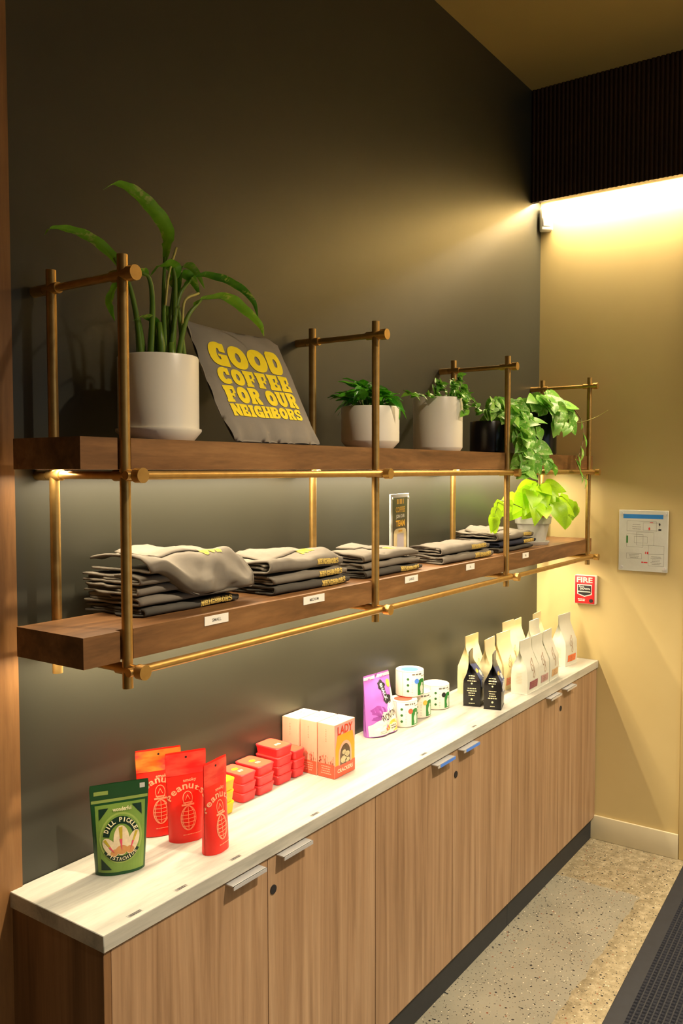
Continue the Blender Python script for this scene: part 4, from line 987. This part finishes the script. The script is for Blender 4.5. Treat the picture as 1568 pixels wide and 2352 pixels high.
decal('splash_lettering', [txt('SNACK', .016, .012, .142, .03, wid=.060, rot=-78)], fm(.0014), 'paper_white', t, .010)
decal('gold_spot', [p_ell(.050, .166, .012, .014)], fm(.0010), 'bag_gold', t, .012)
decal('gold_arc', [p_arc(.03, .004, .030, .041, 12, 160, 24), p_poly([(.02, .004), (.072, .004), (.074, .030), (.05, .02)])], fm(.0012), 'bag_gold', t, .012)
decal('lettering', [txt('WONTON', .024, .012, .062, .01, wid=.085, rot=10)], fm(.0016), 'ink_black', t, .010)
decal('caption', greek(.030, .024, .036, 2, .008, .004, 6)+greek(-.03, .014, .04, 2, .006, .002, 7), fm(.0016), 'ink_grey', t, .012)
decal('pink_spot', [p_ell(-.006, .018, .009, .007)], fm(.0016), 'tin_coral', t, .012)

# --- round canisters
plain('can_white', srgb(236, 226, 210), .45, var=.02); plain('can_blue', srgb(84, 138, 232), .4); plain('can_redlid', srgb(236, 88, 66), .4); plain('can_green', srgb(36, 128, 48), .45, var=.1); plain('can_dot', srgb(44, 104, 40), .5)
cr, chh = .052, .094
cmesh = MB().lathe([(0, 0), (cr-.002, 0), (cr, .002), (cr, chh-.003), (cr-.0025, chh), (cr-.004, chh), (cr-.0045, chh-.0025), (0, chh-.0025)], 44).mesh('tin_body')
def canister(label, x, y, z, rz, lid, spotm):
    t = thing('canister', label, 'canister', (x, y, z), R(rz), 'white drum canisters')
    link('tin_body', cmesh, 'can_white', t, 40)
    fc = lambda e: (lambda a, c, e=e: Vector(((cr+e)*math.sin(a/cr), -(cr+e)*math.cos(a/cr), c)))
    if lid: decal('lid_print', [p_ell(0, 0, .033, .033, 32)], lambda a, c: Vector((a, c, chh-.0020)), lid, t, .2)
    decal('rim_line', [p_rect(-.16, .0915, .16, .0925), p_rect(-.16, .0015, .16, .0025), p_rect(-.0725, .002, -.0715, .092)], fc(.0003), 'ink_grey', t, .008)
    decal('dots', [p_ell(-.051, c, .0048, .0048, 12) for c in (.022, .044, .066)], fc(.0004), 'can_dot', t, .008)
    decal('green_panel', [p_rect(-.014, .006, .026, .050), p_poly(ellpts(.006, .050, .020, .016, 0, 180, 16))], fc(.0004), 'can_green', t, .008)
    decal('figure_mark', [p_ell(.006, .030, .009, .014), p_ell(.008, .047, .005, .005), p_rect(.0, .010, .014, .02)], fc(.0008), 'can_white', t, .008)
    decal('spot', [p_ell(-.018, .058, .0095, .0095, 18)], fc(.0009), spotm, t, .008)
    decal('script', greek(-.015, .083, .05, 1, .006, .006, int(x*-100))+greek(.02, .075, .05, 1, .006, .003, 3)+greek(-.035, .06, .006, 9, .006, .0012, 4), fc(.0004), 'ink_grey', t, .008)
canister('white drum canister with a red lid under the blue-lidded one', -1.430, -.072, ZC, -8, 'can_redlid', 'box_coral')
canister('white drum canister under the right side of the blue-lidded one', -1.305, -.058, ZC, -4, 'can_white', 'bag_gold')
canister('white drum canister with a blue lid stacked on two others', -1.366, -.062, ZC+chh+.0004, -10, 'can_blue', 'can_blue')
canister('white drum canister with a plain lid standing alone on the right', -1.165, -.062, ZC, -6, None, 'ink_black')

# --- coffee bags with side gussets
def coffee_bag(label, x, y, rz, w, d, h, mat, seed, kind, lblm=None, sealh=.045, top_lean=0):
    t = thing('coffee_bag', label, 'coffee bag', (x, y, ZC), R(rz), 'cream coffee bags' if kind == 'cream' else 'black coffee bags')
    hb = h*.48
    def sec(z):
        k = max(0, (z-hb)/(h-sealh-hb)); k = min(1, k)
        dy = d/2*(1-k**.9)+.0015
        bulge = 1+.05*math.sin(math.pi*min(1, z/hb))
        gi = d*.46*k**.8+.003*k
        return dy*(bulge if k == 0 else 1+.05*math.sin(math.pi*min(1, z/hb))*(k == 0)), gi, top_lean*k*k
    def front(a, z, e=0):
        dy, gi, ln = sec(z); u = a/(w/2); bu = 1+.10*(1-u*u)*smoothstep(0, .04, z)*(1 if z < h-sealh else 0)
        return Vector((a, -dy*bu-e+ln+.0012*nz(a*40, z*30, seed), z))
    def left(yq, z, e=0):
        dy, gi, ln = sec(z); f = max(0, 1-abs(yq)/max(dy, .001)); return Vector((-w/2+gi*f-e+.0015*nz(yq*60, z*40, seed+4)-.002*f*(gi < .004), yq+ln, z))
    zs = [0, .003]+[h*i/17 for i in range(1, 18)]
    mb = MB(); us = (-1, -.6, -.2, .2, .6, 1); n = 0; vs = []; 
    for z in zs:
        dy, gi, ln = sec(z); r_ = []
        for u in us: r_.append(front(u*w/2, z))
        for f in (-.5, 0, .5): p = left(f*dy, z); r_.append(Vector((-p.x, p.y, p.z)))
        for u in us[::-1]: p = front(u*w/2, z); r_.append(Vector((p.x, 2*ln-p.y, p.z)))
        for f in (.5, 0, -.5): r_.append(left(f*dy, z))
        n = len(r_); vs += r_
    k = len(zs)
    mb.add(vs, [(i*n+j, i*n+(j+1) % n, (i+1)*n+(j+1) % n, (i+1)*n+j) for i in range(k-1) for j in range(n)]+[tuple(range(n-1, -1, -1)), tuple((k-1)*n+j for j in range(n))])
    # flat bottom seam sticking out
    build('bag', mb, mat, t, 38)
    build('bottom_seam', MB().box((-w/2-.004, -d/2-.003, 0), (w/2+.004, d/2+.003, .0012)), mat, t)
    ff = lambda e: (lambda a, c: front(a, c, e)); fl = lambda e: (lambda a, c: left(-a, c, e))
    if kind == 'cream':
        sw = []
        P = [(-.016, .118), (-.022, .104), (-.014, .092), (-.004, .096), (-.004, .110), (-.012, .122), (.004, .130), (.018, .138), (.010, .122), (.004, .104), (.006, .086), (.010, .072), (.004, .062), (-.006, .066), (-.004, .080), (.004, .090)]
        pp = catmull([(a, c, 0) for a, c in P], 4); sw += p_path([(p.x, p.y) for p in pp], .0024)
        decal('script_mark', sw, ff(.0010), plain('script_brown', srgb(168, 128, 100), .6) if 'script_brown' not in MATS else 'script_brown', t, .015)
        if lblm: decal('colour_label', [p_rect(-w*.34, .018, w*.34, .050)], ff(.0010), lblm, t, .015); decal('label_text', greek(0, .042, w*.5, 3, .008, .002, seed), ff(.0016), 'script_brown', t, .015)
        decal('side_text', greek(0, .085, d*.5, 8, .006, .0016, seed+1), fl(.0010), plain('script_pale', srgb(214, 192, 150), .6) if 'script_pale' not in MATS else 'script_pale', t, .015)
    else:
        decal('side_text', greek(0, .118, d*.55, 3, .009, .0034, seed)+greek(0, .070, d*.62, 4, .009, .0034, seed+2)+greek(0, .012, d*.4, 1, .006, .003, seed+3)+[p_ell(0, .090, .0035, .0035, 12), p_ell(0, .028, .004, .004, 12)], fl(.0012), 'print_cream', t, .012)
        decal('front_art', [p_poly([(-w*.46, .070), (w*.46, .050), (w*.46, .150), (-w*.46, .165)])], ff(.0010), 'art_blue', t, .012)
        decal('front_art_pale', [blob(.0, .085, .04, .022, seed=seed), blob(.012, .12, .02, .010, seed=seed+1)], ff(.0014), 'paper_grey', t, .012)
        decal('front_art_gold', [blob(-.02, .135, .018, .007, seed=seed)], ff(.0017), 'bag_gold', t, .012)
    return t
m = plain('bag_black', srgb(20, 17, 18), .3, var=.2); plain('art_blue', srgb(44, 62, 112), .4, var=.2)
plain('bag_kraft', srgb(228, 214, 168), .45, var=.05, scale=12); plain('bag_frost', srgb(214, 214, 200), .4, var=.04, scale=12)
plain('lbl_orange', srgb(226, 108, 52), .5); plain('lbl_coral', srgb(226, 136, 104), .5); plain('lbl_wine', srgb(142, 74, 88), .5); plain('lbl_mauve', srgb(184, 144, 140), .5); plain('lbl_sand', srgb(206, 168, 120), .5)
coffee_bag('black coffee bag with gold and white print, the one nearer the wall', -1.034, -.160, 18, .098, .062, .212, 'bag_black', 3, 'black', top_lean=.012)
coffee_bag('black coffee bag with gold and white print, the one nearer the counter edge', -1.030, -.246, 18, .098, .062, .214, 'bag_black', 5, 'black')
CBs = [(-.872, -.070, 0, .118, .064, .238, 'bag_kraft', None, 'behind the black bags against the wall'),
       (-.868, -.150, 5, .116, .064, .232, 'bag_kraft', 'lbl_coral', 'with a coral label just right of the black bags'),
       (-.735, -.150, -3, .122, .066, .236, 'bag_kraft', 'lbl_coral', 'second in the middle row after the black bags'),
       (-.530, -.080, 0, .122, .064, .246, 'bag_kraft', None, 'tall, in the back row in the middle'),
       (-.385, -.060, 4, .116, .064, .232, 'bag_kraft', None, 'in the back row near the wall corner'),
       (-.400, -.150, 0, .116, .064, .240, 'bag_frost', 'lbl_sand', 'in the middle row left of the corner'),
       (-.245, -.100, 4, .116, .064, .246, 'bag_kraft', None, 'in the back beside the beige wall'),
       (-.163, -.205, -4, .128, .068, .240, 'bag_frost', 'lbl_orange', 'with a bright orange label, last on the right'),
       (-.740, -.252, 0, .122, .066, .218, 'bag_frost', 'lbl_wine', 'with a wine-red label, first in the front row'),
       (-.612, -.250, 0, .116, .064, .216, 'bag_frost', 'lbl_mauve', 'with a mauve label, second in the front row'),
       (-.484, -.246, 3, .118, .064, .216, 'bag_frost', 'lbl_sand', 'with a sand-coloured label, third in the front row')]
for i, (x, y, rz, w, d, h, mt, lb_, q_) in enumerate(CBs):
    coffee_bag('pale folded-top coffee bag '+q_, x, y, rz, w, d, h, mt, 20+i*3, 'cream', lb_)
